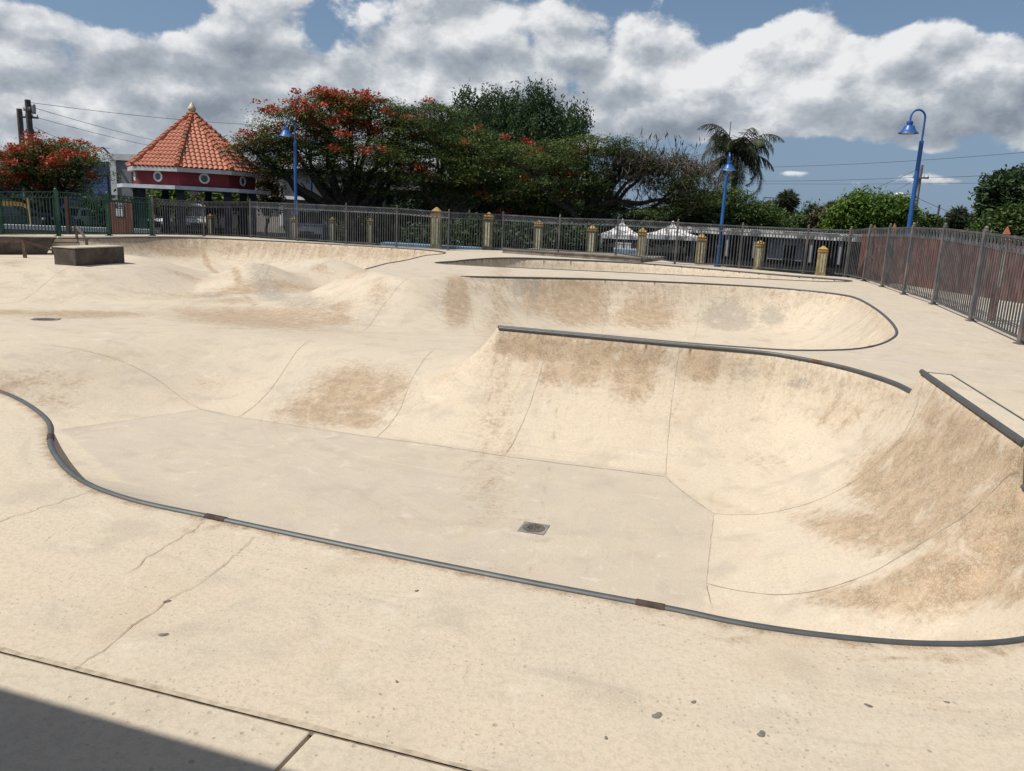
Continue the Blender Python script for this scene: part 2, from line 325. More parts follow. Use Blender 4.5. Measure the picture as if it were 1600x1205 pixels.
# --- stains with shapes of their own, plus painted shading on mound flank and roller: (x px, y px, rx, ry, strength) measured on the photo, turned into ellipses on the surface
tan_l = [(840, 545, 80, 34, 1.2), (960, 552, 90, 34, 1.35), (900, 585, 90, 25, .9), (985, 590, 45, 40, 1.), (1100, 572, 36, 30, 1.2), (560, 610, 90, 45, 1.), (500, 640, 70, 30, .9), (540, 655, 80, 18, .8),
         (900, 480, 60, 42, 1.1), (840, 470, 40, 40, .8), (715, 470, 22, 55, 1.1), (1010, 495, 64, 30, .9), (1060, 470, 40, 20, .5), (990, 450, 80, 8, .6), (1200, 460, 110, 8, .45), (1300, 500, 60, 30, .3),
         (1430, 755, 130, 84, 1.45), (1540, 790, 90, 150, 1.5), (1360, 830, 160, 34, 1.), (1500, 885, 140, 70, 1.5), (1390, 930, 150, 38, .9), (1580, 900, 60, 60, 1.), (1500, 680, 60, 60, .9), (1460, 650, 30, 40, .7), (1560, 720, 60, 60, .9), (1320, 640, 70, 25, .5), (1380, 630, 30, 30, .4), (1240, 560, 60, 14, .3),
         (400, 498, 160, 16, 1.), (520, 500, 45, 14, .9), (130, 491, 120, 7, 1.), (20, 488, 50, 6, .8), (400, 450, 170, 14, .75), (330, 420, 90, 6, .8), (300, 436, 70, 8, .6), (270, 392, 90, 14, .8), (360, 392, 50, 12, .6), (480, 478, 90, 6, .6), (590, 455, 26, 40, .5), (140, 560, 120, 20, .25), (20, 410, 30, 6, .6), (310, 390, 60, 14, .6), (500, 398, 60, 9, .6), (430, 392, 40, 12, .5), (620, 400, 50, 8, .7), (640, 396, 30, 5, .7), (500, 420, 20, 12, .6), (1200, 433, 90, 4, .5), (1000, 419, 100, 4, .3),
         (80, 625, 50, 20, .45), (60, 590, 90, 22, .4), (600, 460, 30, 40, .3), (530, 480, 28, 14, .8), (300, 830, 30, 8, .35), (345, 822, 60, 9, .4), (570, 870, 40, 8, .45), (700, 890, 50, 8, .35), (1050, 960, 50, 8, .4), (1300, 1010, 120, 8, .5), (1480, 1030, 60, 10, .6), (150, 765, 28, 9, .5), (1240, 985, 70, 6, .3), (780, 500, 30, 40, .5), (740, 450, 30, 20, .5), (880, 520, 40, 12, .5), (1150, 470, 40, 10, .5), (1290, 470, 60, 10, .4), (1300, 660, 60, 20, .5), (1350, 680, 50, 26, .45), (1200, 720, 90, 16, .3), (650, 620, 40, 30, .3), (700, 590, 40, 20, .4), (330, 600, 60, 20, .3), (20, 600, 60, 26, .6), (110, 600, 60, 20, .4), (640, 880, 40, 7, .45), (430, 838, 30, 6, .4), (1150, 1000, 60, 8, .4), (1380, 1030, 80, 8, .6), (1560, 1020, 50, 10, .6), (550, 1085, 60, 8, .35), (860, 1180, 50, 6, .3), (360, 470, 60, 8, .6), (230, 460, 50, 12, .3), (70, 470, 60, 10, .35)]
grey_l = [(1135, 500, 62, 28, 1.35), (1205, 497, 32, 22, 1.2), (1240, 600, 36, 12, 1.4), (1170, 585, 40, 26, .9), (1330, 640, 70, 14, .55), (812, 450, 16, 18, 1.7), (836, 455, 9, 22, 1.5), (680, 475, 50, 45, .75), (1010, 470, 40, 20, .4), (640, 440, 30, 10, .5), (690, 445, 40, 10, .4), (820, 565, 25, 14, .75),
          (60, 580, 70, 16, .7), (20, 560, 50, 12, .5), (60, 600, 50, 14, .5), (380, 680, 120, 14, .35), (300, 700, 150, 16, .3), (760, 658, 18, 8, .8), (440, 468, 110, 5, 1.1), (330, 463, 28, 6, 1.1), (480, 466, 50, 4, 1.), (380, 455, 90, 4, .6), (640, 480, 60, 40, .35), (560, 520, 200, 5, .3), (250, 520, 200, 8, .25), (200, 600, 120, 30, .3), (390, 590, 60, 30, .3), (470, 395, 30, 12, .6), (430, 412, 40, 8, .4), (1480, 690, 60, 40, .55), (1540, 760, 40, 50, .45), (1420, 700, 40, 30, .4), (240, 472, 40, 3, .6), (50, 430, 40, 10, .8), (80, 420, 40, 7, .7), (30, 450, 40, 10, .7), (270, 440, 50, 8, .35),
          (1150, 720, 80, 20, .3), (1190, 765, 60, 14, .3), (500, 400, 50, 8, .4), (530, 410, 30, 18, .45), (210, 392, 18, 20, .5), (1060, 423, 40, 6, .5), (480, 760, 100, 12, .25), (560, 830, 40, 8, .4), (850, 845, 35, 14, .7), (880, 870, 45, 8, .4), (250, 430, 60, 6, .3), (460, 555, 90, 6, .3), (1135, 950, 30, 12, .6), (1400, 1045, 100, 12, .25), (800, 1010, 60, 16, .25), (600, 1050, 60, 10, .2), (430, 745, 220, 30, .22), (1300, 960, 60, 8, .5), (760, 430, 40, 6, .3), (1020, 1070, 120, 30, .18), (1250, 1100, 90, 20, .2), (700, 1010, 90, 30, .2), (258, 438, 30, 18, .5), (150, 440, 60, 14, .3), (560, 415, 40, 14, .45), (470, 425, 40, 10, .35), (640, 500, 50, 20, .4), (700, 545, 60, 10, .4), (600, 560, 60, 14, .35), (520, 570, 30, 20, .35), (300, 560, 120, 16, .35), (160, 620, 80, 24, .4), (240, 650, 80, 14, .35), (880, 600, 60, 14, .25), (960, 650, 60, 20, .2), (1290, 600, 50, 16, .45), (1130, 640, 50, 26, .35), (1240, 690, 60, 20, .35), (1010, 545, 60, 8, .4), (1360, 545, 60, 14, .3), (1450, 520, 60, 10, .3), (1500, 560, 60, 14, .3), (1470, 600, 50, 12, .3), (1000, 425, 200, 4, .35), (640, 760, 120, 16, .3), (900, 770, 100, 14, .3), (1050, 860, 40, 20, .3), (700, 830, 90, 10, .3), (200, 720, 60, 14, .3), (100, 860, 80, 16, .25), (350, 950, 90, 16, .25), (900, 1100, 120, 24, .25), (1450, 1120, 100, 20, .25), (480, 1080, 100, 10, .35), (200, 1045, 80, 6, .4)]  # includes grey relief shading painted on the mound flank and behind the roller
def paint(Ls):
    out = np.zeros(xf.shape, np.float32)
    for px, py, rx, ry, a in Ls:
        c = S(px, py)[:2]; u = S(px+rx*.4, py)[:2]-c; v = S(px, py+ry*.4)[:2]-c
        Mx = np.array([u, v]).T/.4
        if abs(np.linalg.det(Mx)) < 1e-4: continue
        Mi = np.linalg.inv(Mx); R = 2.6*max(np.linalg.norm(Mx[:, 0]), np.linalg.norm(Mx[:, 1]))
        R = min(R, 12.)
        k = np.nonzero((np.abs(xf-c[0]) < R) & (np.abs(yf-c[1]) < R))[0]
        q = Mi@np.array([xf[k]-c[0], yf[k]-c[1]]); out[k] = np.maximum(out[k], a*np.exp(-(q**2).sum(0)*1.1))
    return out
st_t, st_g = paint(tan_l), paint(grey_l)
lipband = np.where(~deckm, np.exp(-(dS/.30)**2), 0)
far_d = seg_dist(xf, yf, FARLIP); sec_d = seg_dist(xf, yf, SECOND)
st_t = np.maximum(st_t, .42*lipband); st_t = np.maximum(st_t, np.where(~deckm, .55*np.exp(-(far_d/1.1)**2)+.30*np.exp(-(sec_d/1.2)**2), 0)); st_g = np.maximum(st_g, .35*np.where(~deckm, np.exp(-(dS/.12)**2), 0))
rimd = np.minimum(seg_dist(xf, yf, NEAR), 9.)
st_t = np.maximum(st_t, np.where(deckm, .75*np.exp(-(rimd/.07)**2), 0))
nearwall = (~deckm) & (yf < 8.2) & (xf < 1.3) & ((yf-10.17) < 1.04*(xf+6.03)-.0) & (yf < 10.5)
zone = np.where(floorm | nearwall, 1., 0.)
zone = np.maximum(zone, np.where(deckm & (yf > 8), .62, 0))                      # the far decks are a greyer pour
zone = np.maximum(zone, np.where(~deckm & ~floorm & (yf > 12) & (xf < -1) & (yf < 18), .35, 0))
keep = inside(xf, yf, SLAB).reshape(shp)
# faces
idx = np.arange(len(xf)).reshape(shp); fk = keep[:-1, :-1] | keep[1:, 1:] | keep[:-1, 1:] | keep[1:, :-1]
# trim exactly at the joint with the apron
jdist = ((xf-JA[0])*jn[0]+(yf-JA[1])*jn[1]).reshape(shp)
fk &= (jdist[:-1, :-1] > -.12)
q = np.stack([idx[:-1, :-1][fk], idx[:-1, 1:][fk], idx[1:, 1:][fk], idx[1:, :-1][fk]], 1)
used = np.unique(q); remap = np.full(len(xf), -1); remap[used] = np.arange(len(used)); q = remap[q]
nv = len(used); jf = jdist.ravel()[used]
vx, vy, vz = xf[used].copy(), yf[used].copy(), Z[used].copy()
spx = np.gradient(gx); spy = np.gradient(gy); cell = np.maximum(np.tile(spx, shp[0]), np.repeat(spy, shp[1]))[used]
def nearest(L):
    best = np.full(vx.shape, 1e9); nx_, ny_ = vx.copy(), vy.copy()
    for a, b in zip(L[:-1], L[1:]):
        dx, dy = b[0]-a[0], b[1]-a[1]; l2 = dx*dx+dy*dy+1e-12; tt = np.clip(((vx-a[0])*dx+(vy-a[1])*dy)/l2, 0, 1); qx, qy = a[0]+tt*dx, a[1]+tt*dy; d = np.hypot(vx-qx, vy-qy); m = d < best
        best = np.where(m, d, best); nx_ = np.where(m, qx, nx_); ny_ = np.where(m, qy, ny_)
    return best, nx_, ny_
for L, zl_ in ((NEAR, 0.), (SPINE, 0.), (SECOND, 0.), (FARLIP, 0.), (THIRD+THIRD[:1], 0.), (EXTL, .285)):     # the grid's edge follows each lip exactly
    d_, nx_, ny_ = nearest(L); m = d_ < .56*cell; vx = np.where(m, nx_, vx); vy = np.where(m, ny_, vy); vz = np.where(m, zl_, vz)
push = np.where(jf < .003, .003-jf, 0.); vx += push*jn[0]; vy += push*jn[1]
me = bpy.data.meshes.new('terrain'); me.vertices.add(nv); me.vertices.foreach_set('co', np.stack([vx, vy, vz], 1).astype(np.float32).ravel())
me.loops.add(q.size); me.loops.foreach_set('vertex_index', q.astype(np.int32).ravel())
me.polygons.add(len(q)); me.polygons.foreach_set('loop_start', np.arange(0, q.size, 4, dtype=np.int32)); me.polygons.foreach_set('loop_total', np.full(len(q), 4, np.int32))
me.polygons.foreach_set('use_smooth', np.ones(len(q), bool))
at = me.attributes.new('stain_shade', 'FLOAT_COLOR', 'POINT'); at.data.foreach_set('color', np.stack([st_t[used], st_g[used], zone[used], lipband[used]], 1).astype(np.float32).ravel())
at = me.attributes.new('flow', 'FLOAT_VECTOR', 'POINT'); at.data.foreach_set('vector', np.stack([sS[used], dS[used], 0*dS[used]], 1).astype(np.float32).ravel())
me.update(calc_edges=True)
terrain = bpy.data.objects.new('terrain', me); COL.objects.link(terrain)
tag(terrain, 'pale weathered concrete of the skate bowls, banks and decks', None, None, 'structure')

def blend_zone(): pass
def concrete(name, cream=(.560, .472, .356), pink=(.435, .378, .308), attr=True, coarse=1.):
    m, t, b = new_mat(name); tc = t.n('ShaderNodeTexCoord').outputs['Object']
    big = t.noise(tc, .45, 5, .6); mid = t.noise(tc, 2.2, 6, .62, .3); fine = t.noise(tc, 38*coarse, 5, .65); grain = t.noise(tc, 95, 3, .7)
    if attr:
        a = t.n('ShaderNodeAttribute', attribute_name='stain_shade'); sep = t.n('ShaderNodeSeparateColor'); t.l(a.outputs['Color'], sep.inputs[0])
        fl = t.n('ShaderNodeAttribute', attribute_name='flow'); mp = t.n('ShaderNodeMapping'); mp.inputs['Scale'].default_value = (7., 1.1, 1); t.l(fl.outputs['Vector'], mp.inputs[0])
        streak = t.noise(mp.outputs[0], 1., 6, .62, .15)
        tanv, gryv, zon = sep.outputs[0], sep.outputs[1], sep.outputs[2]
    c = t.mix(t.step(big, .35, .68), cream, tuple(v*w for v, w in zip(cream, (.93, .945, .98))))
    if attr: zon = t.math('MULTIPLY', zon, t.math('ADD', .45, t.math('MULTIPLY', t.step(t.noise(tc, 1.3, 6, .6), .3, .7), .5))); c = t.mix(zon, c, pink)
    c = t.mix(t.math('MULTIPLY', t.step(mid, .49, .68), .50), c, tuple(v*.80 for v in pink))            # grey scuffs
    c = t.mix(t.math('MULTIPLY', t.step(t.noise(tc, 1.1, 7, .65, .6), .53, .74), .42), c, (.44, .32, .20))   # faint ochre clouds
    if attr:
        pat = t.noise(tc, 5.5, 9, .68, .4); pat2 = t.noise(tc, 17., 7, .7)
        k = t.math('ADD', t.math('MULTIPLY', streak, .70), t.math('ADD', t.math('MULTIPLY', pat, .30), t.math('MULTIPLY', t.math('SUBTRACT', pat2, .5), 1.0)))
        tf = t.step(t.math('SUBTRACT', t.math('MULTIPLY', tanv, 1.0), t.math('MULTIPLY', t.math('SUBTRACT', k, .24), 1.3)), -.18, .42)
        c = t.mix(t.math('MULTIPLY', tf, .90), c, t.mix(t.step(pat, .38, .62), t.mix(pat2, (.20, .13, .066), (.30, .205, .118)), t.mix(streak, (.365, .235, .138), (.42, .305, .195))))
        gf = t.step(t.math('SUBTRACT', gryv, t.math('MULTIPLY', t.math('SUBTRACT', t.math('ADD', t.math('MULTIPLY', pat, .6), t.math('MULTIPLY', pat2, .45)), .2), 2.1)), -.12, .36)
        c = t.mix(t.math('MULTIPLY', gf, .62), c, t.mix(mid, (.185, .172, .155), (.26, .23, .185)))
        c = t.mix(t.math('MULTIPLY', t.step(streak, .55, .8), t.math('MULTIPLY', sep.outputs[0], .0)), c, (.3, .28, .25))
    c = t.mix(t.math('MULTIPLY', t.step(fine, .47, .58), .50), c, tuple(v*.78 for v in cream))
    c = t.mix(t.math('MULTIPLY', t.step(grain, .50, .60), .38), c, (.60, .535, .43))
    vo = t.n('ShaderNodeTexVoronoi'); vo.inputs['Scale'].default_value = 48*coarse; t.l(tc, vo.inputs['Vector'])
    def dots(v, k, g): sr = t.n('ShaderNodeSeparateColor'); t.l(v.outputs['Color'], sr.inputs[0]); rad = t.math('MULTIPLY', t.step(sr.outputs[0], .45, 1.1), k); return t.math('MULTIPLY', t.step(t.math('SUBTRACT', v.outputs['Distance'], rad), .05, -.04), g)
    pit = dots(vo, .30, t.step(t.noise(tc, 1.7, 4, .65), .40, .62))
    vo2 = t.n('ShaderNodeTexVoronoi'); vo2.inputs['Scale'].default_value = 17.; t.l(tc, vo2.inputs['Vector'])
    pit = t.math('MAXIMUM', pit, dots(vo2, .15, t.step(t.noise(tc, 3.3, 3, .6), .45, .6)))
    wh = t.step(t.noise(tc, 3.1, 8, .68, .5), .55, .72); c = t.mix(t.math('MULTIPLY', wh, .50), c, (.63, .565, .465))
    c = t.mix(t.math('MULTIPLY', pit, .5), c, (.22, .185, .14))
    if attr:
        mq = t.n('ShaderNodeMapping'); mq.inputs['Scale'].default_value = (.9, 9., 1); t.l(fl.outputs['Vector'], mq.inputs[0]); scf = t.noise(mq.outputs[0], 1., 7, .66, .5)
        c = t.mix(t.math('MULTIPLY', t.step(scf, .54, .72), .30), c, (.36, .315, .255)); c = t.mix(t.math('MULTIPLY', t.step(scf, .44, .28), .26), c, (.62, .55, .44))
    t.l(c, b.inputs['Base Color']); b.inputs['Roughness'].default_value = .86; b.inputs['Specular IOR Level'].default_value = .25
    hgt = t.math('ADD', t.math('MULTIPLY', fine, .5), t.math('ADD', t.math('MULTIPLY', mid, 1.2), t.math('MULTIPLY', pit, -.8)))
    bp = t.n('ShaderNodeBump'); bp.inputs['Strength'].default_value = .45; bp.inputs['Distance'].default_value = .014; t.l(hgt, bp.inputs['Height']); t.l(bp.outputs[0], b.inputs['Normal'])
    return m
M_conc = concrete('park_concrete'); me.materials.append(M_conc)
M_apron = concrete('apron_concrete', (.53, .452, .348), (.42, .365, .295), False, .6)
M_seam = rough_mat('seam_dark', (.24, .195, .145), (.47, .395, .30), 7, .9)
M_crack = rough_mat('crack_dark', (.14, .115, .085), (.40, .33, .25), 9, .9)
# seams between pours, thin mortar lines lying on the surface
def ribbon(name, pts, w, mat, jitter=0.):
    P = []
    for a, b in zip(pts[:-1], pts[1:]):
        n = max(2, int(np.linalg.norm(np.array(b)-np.array(a))/.05))
        P += [np.array(a)+(np.array(b)-np.array(a))*i/n for i in range(n)]
    P.append(np.array(pts[-1])); P = np.array(P)
    if jitter:
        nz = RNG.normal(0, jitter, P.shape); nz = (nz+np.roll(nz, 1, 0)+np.roll(nz, 2, 0)); P = P+nz
    t = np.gradient(P, axis=0); t /= np.linalg.norm(t, axis=1)[:, None]+1e-9; n = np.stack([-t[:, 1], t[:, 0]], 1)
    ww = w*(.6+.8*RNG.random(len(P)))[:, None] if jitter else w
    Lp, Rp = P+n*ww/2, P-n*ww/2
    vs = [(*p, z) for p, z in zip(np.concatenate([Lp, Rp]), np.concatenate([H(Lp[:, 0], Lp[:, 1]), H(Rp[:, 0], Rp[:, 1])])+.004)]
    k = len(P); mb = MB(); mb.add(vs, [(k+i, k+i+1, i+1, i) for i in range(k-1)]); return mb.build(name, mat, terrain)
def seam(px, w=.0065, mat=None, jitter=.0015, sm=True):
    P = [S(*p)[:2] for p in px]
    if sm and len(P) > 2: P = [p[:2] for p in spline([(a, b, 0) for a, b in P], 6)]
    return ribbon('seam', P, w, mat or M_seam, jitter)
for pl in ([(315, 640), (372, 652), (600, 686), (800, 715), (1040, 745)], [(1040, 745), (1115, 803)], [(1115, 803), (1109, 860), (1103, 912)], [(1103, 912), (1112, 950)], [(97, 672), (200, 657), (315, 640)]):
    seam(pl, .007, sm=False)
for pl in ([(590, 682), (625, 640), (645, 590), (676, 549)], [(790, 710), (825, 640), (845, 580), (858, 530)], [(1040, 742), (1046, 660), (1055, 590), (1063, 545)], [(1115, 803), (1230, 797), (1330, 755), (1410, 680), (1440, 612)],
           [(1103, 912), (1230, 930), (1340, 905), (1440, 850), (1540, 780), (1590, 740)], [(372, 652), (430, 600), (463, 550), (487, 531)], [(315, 640), (262, 605), (216, 577), (160, 555), (60, 538)], [(560, 520), (590, 490), (620, 452), (637, 436)],
           [(745, 524), (735, 480), (722, 437)], [(823, 508), (826, 470), (832, 440)], [(940, 522), (948, 480), (955, 442)], [(1085, 530), (1092, 490), (1098, 448)], [(330, 412), (365, 395), (392, 378)], [(410, 418), (445, 398), (455, 382)], [(600, 402), (606, 395), (611, 388)], [(0, 476), (60, 452), (117, 416)], [(200, 372), (205, 395), (230, 408)], [(960, 425), (962, 415)], [(850, 420), (852, 408)], [(570, 422), (545, 450), (500, 478)], [(250, 500), (400, 512), (560, 521), (745, 526)], [(200, 412), (258, 430), (312, 466)], [(312, 466), (220, 482), (110, 492), (0, 487)], [(385, 442), (420, 420), (446, 413), (480, 428), (512, 448)], [(450, 408), (478, 405), (510, 418), (545, 438)], [(636, 432), (660, 427), (720, 432)]):
    seam(pl)
for pl in ([(0, 817), (70, 792), (150, 768)], [(320, 815), (270, 848), (200, 895)]):
    seam(pl, .003, M_seam, .005)
def crack(pl, w=.0026): seam(pl, w, M_crack, .006, False)
crack([(400, 838), (385, 850), (340, 890), (300, 920), (262, 938), (240, 958), (185, 992), (160, 1018), (124, 1045)])
# edge strip along the apron joint
b_ = MB(); Q = [JA-jd*6+jd*i*.1 for i in range(170)]
vs = []
for i, p in enumerate(Q):
    w1, w2 = .010+.016*random.random(), .004
    vs += [(*(p+jn*w1), .004), (*(p-jn*w2), .004)]
b_.add(vs, [(2*i+1, 2*i+3, 2*i+2, 2*i) for i in range(len(Q)-1)]); b_.build('seam', rough_mat('joint_dirt', (.33, .275, .20), (.48, .405, .305), 20, .95), terrain)
# old chewing gum and dark chips on the deck
b_ = MB(); b_.add([(*(JA-jd*6+jn*.02), -.003), (*(JA+jd*11+jn*.02), -.003), (*(JA+jd*11-jn*.02), -.003), (*(JA-jd*6-jn*.02), -.003)], [(3, 2, 1, 0)]); b_.build('seam', rough_mat('joint_fill', (.12, .10, .075), (.24, .20, .15), 25, .95), terrain)
gum_m = rough_mat('gum', (.13, .115, .095), (.22, .195, .16), 30, .8)
for px, py, r in ((261, 940, .017), (255, 992, .02), (651, 923, .010), (1027, 1118, .022), (1084, 1097, .012), (1190, 1147, .02), (1357, 1103, .016), (947, 1153, .009), (620, 1065, .008), (1480, 1098, .013)):
    c = A(px, py); mb = MB(); a0 = random.random()*6; n = 11
    n = 18; r *= .8; rr = [r*(1+.12*math.sin(3*2*math.pi*j/n+a0)+.3*math.cos(2*2*math.pi*j/n+a0)) for j in range(n)]
    ring = [(c[0]+rr[j]*math.cos(2*math.pi*j/n), c[1]+rr[j]*math.sin(2*math.pi*j/n), .0005) for j in range(n)]
    inn = [(c[0]+.6*rr[j]*math.cos(2*math.pi*j/n), c[1]+.6*rr[j]*math.sin(2*math.pi*j/n), .003) for j in range(n)]
    mb.add(ring+inn, [(j, (j+1) % n, n+(j+1) % n, n+j) for j in range(n)]+[tuple(range(n, 2*n))]); mb.build('gum_spot', gum_m, terrain, True)

# apron slabs the viewer stands on
def apron(poly):
    mb = MB(); mb.prism([tuple(p) for p in poly], -.15, -.001); return mb.build('pavement', M_apron, None, False, .008)
gA, gB = A(430, 1205)[:2], A(487, 1145)[:2]; gd = (gA-gB)/np.linalg.norm(gA-gB); gp = V3(-gd[1], gd[0])
o0 = JA+jd*np.dot(gB-JA, jd)
sL = [JA-jd*9-jn*.004, o0-jn*.004+gp*(-.006), o0+gd*6+gp*(-.006), JA-jd*9-jn*6]; sR = [o0-jn*.004+gp*.006, JB+jd*9.5-jn*.004, JB+jd*9.5-jn*6, o0+gd*6+gp*.006]
if np.dot(gp, jd) < 0:
    sL = [JA-jd*9-jn*.004, o0-jn*.004+gp*.006, o0+gd*6+gp*.006, JA-jd*9-jn*6]; sR = [o0-jn*.004-gp*.006, JB+jd*9.5-jn*.004, JB+jd*9.5-jn*6, o0+gd*6-gp*.006]
for q_, lb in ((sL, 'left apron slab, half in roof shade'), (sR, 'right apron slab of rough cream concrete beside the bowls')): tag(apron(q_), lb, None, None, 'structure')

# ------------------------------------------------------------------ steel lips
def steel(name, c1=(.05, .054, .058), c2=(.135, .138, .136), rust=.60):
    m, t, b = new_mat(name); tc = t.n('ShaderNodeTexCoord').outputs['Object']
    c = t.mix(t.noise(tc, 9, 5, .6), c1, c2); rf = t.step(t.noise(tc, 1.4, 6, .65), rust, rust+.07)
    c = t.mix(rf, c, (.13, .065, .035)); t.l(c, b.inputs['Base Color'])
    b.inputs['Metallic'].default_value = .35; t.l(t.math('ADD', .52, t.math('MULTIPLY', rf, .4)), b.inputs['Roughness']); return m
M_steel = steel('lip_steel'); M_weld = rough_mat('rusty_weld', (.042, .030, .027), (.075, .053, .044), 20, .8)
def lip(L, label, z=0., r=.034, n=10, dz=0., welds=()):
    mb = MB(); mb.tube([(p[0], p[1], z-.006+dz) for p in L], r, n); o = mb.build('steel_coping', M_steel, None, True)
    tag(o, label, 'coping', 'steel copings on the bowl lips')
    for w in welds:                         # rusted weld sleeves
        P = [np.array(p) for p in L]; acc = [0.]
        for a, b in zip(P[:-1], P[1:]): acc.append(acc[-1]+np.linalg.norm(b-a))
        if len(w) == 2: seg = [P[i] for i in range(len(P)) if w[0] <= acc[i] <= w[1]]
        else:
            i0 = int(np.argmin([np.linalg.norm(p[:2]-w[:2]) for p in P])); tg = P[min(i0+1, len(P)-1)]-P[i0-1]; tg = tg/np.linalg.norm(tg); seg = [P[i0]-tg*.065, P[i0], P[i0]+tg*.065]
        if len(seg) > 1:
            k = MB(); k.tube([(p[0], p[1], z-.006+dz) for p in seg], r+.003, n); k.build('weld', M_weld, o, True)
    return o
lip(NEAR, 'long curving grey steel coping along the nearest bowl edge', r=.022, welds=[A(85, 684), A(352, 810), A(1022, 944)])
lip(SPINE, 'dark steel coping on the spine wall behind the near bowl', r=.028, dz=-.006, welds=[])
lip(SECOND, 'rounded steel coping loop of the second bowl by the right fence', r=.025, welds=[(5.9, 6.1)])
lip(THIRD+THIRD[:1], 'thin dark coping ring of the farthest shallow bowl', r=.03)
lip(FARLIP, 'thin dark coping along the far quarter pipe below the fence', r=.03)
lip([(a[0], a[1]) for a in (np.array(EXTL[0])+(np.array(EXTL[1])-np.array(EXTL[0]))*np.linspace(0, 1, 12)[:, None])], 'straight steel coping on top of the raised wall extension', .3, r=.027)
# raised block behind the extension lip
e0, e1 = np.array(EXTL[0]), np.array(EXTL[1]); ed = (e1-e0)/np.linalg.norm(e1-e0); en = V3(ed[1], -ed[0])
mb = MB(); mb.prism([tuple(e0+en*.015), tuple(e1+en*.015), tuple(e1+en*.27-ed*.05), tuple(e0+en*.27)], -.05, .292); eb = mb.build('extension_block', M_conc, terrain)
mb = MB(); pe = [e1-ed*.02, e1-ed*.05+en*.27]; mb.tube([(p[0], p[1], .290) for p in pe], .010, 6); mb.build('edge_strip', M_steel, eb, True)
lp = [(e0+en*.27)+((e1-ed*.05)-e0)*s for s in np.linspace(0, 1, 10)]
mb = MB(); mb.tube([(p[0], p[1], .286) for p in lp], .014, 6); tag(mb.build('edge_strip', M_steel, None, True), 'narrow steel edging along the rear of the raised wall extension', 'edging')
# drains
def drain(px, py, sz, rz, label):
    c = S(px, py); o = empty('drain', (c[0], c[1], c[2]), rz, label, 'drain')
    mb = MB(); mb.box((0, 0, .003), (sz, sz, .008)); mb.build('surround', rough_mat('drain_pad', (.17, .165, .155), (.25, .235, .21), 12, .9), o)
    mb = MB(); mb.lathe([(sz*.42, .007), (sz*.42, .012), (sz*.36, .0125), (.001, .0125)], n=24); g = mb.build('grate', rough_mat('drain_iron', (.10, .085, .075), (.17, .145, .125), 25, .7, .3), o, True)
    mb = MB()
    for i in range(12):
        a = 2*math.pi*i/12; mb.lathe([(sz*.035, .0131), (sz*.035, .0142)], (sz*.2*math.cos(a), sz*.2*math.sin(a), 0), 6)
    for i in range(6):
        a = 2*math.pi*i/6; mb.lathe([(sz*.03, .0131), (sz*.03, .0142)], (sz*.1*math.cos(a), sz*.1*math.sin(a), 0), 6)
    mb.build('hole', rough_mat('drain_hole', (.01, .01, .01), (.02, .02, .02), 5), g)
drain(834, 826, .27, -.28, 'square grey drain with round grate in the near bowl floor')
drain(68, 500, .5, .2, 'small dark drain plate in the left middle floor')

# ------------------------------------------------------------------ ledge, hubba, stairs, rail
def dark_conc(name, c1=(.055, .042, .034), c2=(.13, .105, .085)):
    m, t, b = new_mat(name); tc = t.n('ShaderNodeTexCoord').outputs['Object']
    c = t.mix(t.step(t.noise(tc, 2.4, 8, .65), .35, .7), c1, c2); c = t.mix(t.math('MULTIPLY', t.step(t.noise(tc, 16, 5, .7), .6, .75), .6), c, (.27, .23, .185))
    mp = t.n('ShaderNodeMapping'); mp.inputs['Scale'].default_value = (6, 6, .7); t.l(tc, mp.inputs[0])
    c = t.mix(t.math('MULTIPLY', t.step(t.noise(mp.outputs[0], 1.4, 5, .6), .52, .7), .5), c, (.045, .035, .03))
    t.l(c, b.inputs['Base Color']); b.inputs['Roughness'].default_value = .9; return m
M_dark = dark_conc('stained_concrete')
def gz(p): return float(H(np.array([p[0]]), np.array([p[1]]))[0])
P0, P1 = S(119, 416), S(195, 411); bx = (P1-P0)[:2]; bl = np.linalg.norm(bx); bx = bx/bl; by = V3(-bx[1], bx[0])
P2 = S(92, 413); zb = min(P0[2], P1[2])-.04; ht = .56
lo_ = P0[:2]; w_ = max(.75, abs(np.dot((P2-P0)[:2], by)))
root = empty('ledge_box', (lo_[0], lo_[1], zb), 0, 'dark stained concrete ledge block standing on the left mound', 'ledge')
def rel(p): return (p[0]-lo_[0], p[1]-lo_[1])
crn = [lo_, lo_+bx*bl, lo_+bx*bl+by*w_, lo_+by*w_]
mb = MB(); mb.prism([rel(p) for p in crn], 0, ht); o = mb.build('body', M_dark, root, False, .012)
mb = MB(); mb.prism([rel(p) for p in (lo_-bx*.015-by*.015, lo_+bx*(bl+.015)-by*.015, lo_+bx*(bl+.015)+by*(w_+.015), lo_-bx*.015+by*(w_+.015))], ht+.002, ht+.035); mb.build('top_slab', rough_mat('ledge_top', (.36, .32, .26), (.50, .44, .35), 3, .9), root, False, .008)
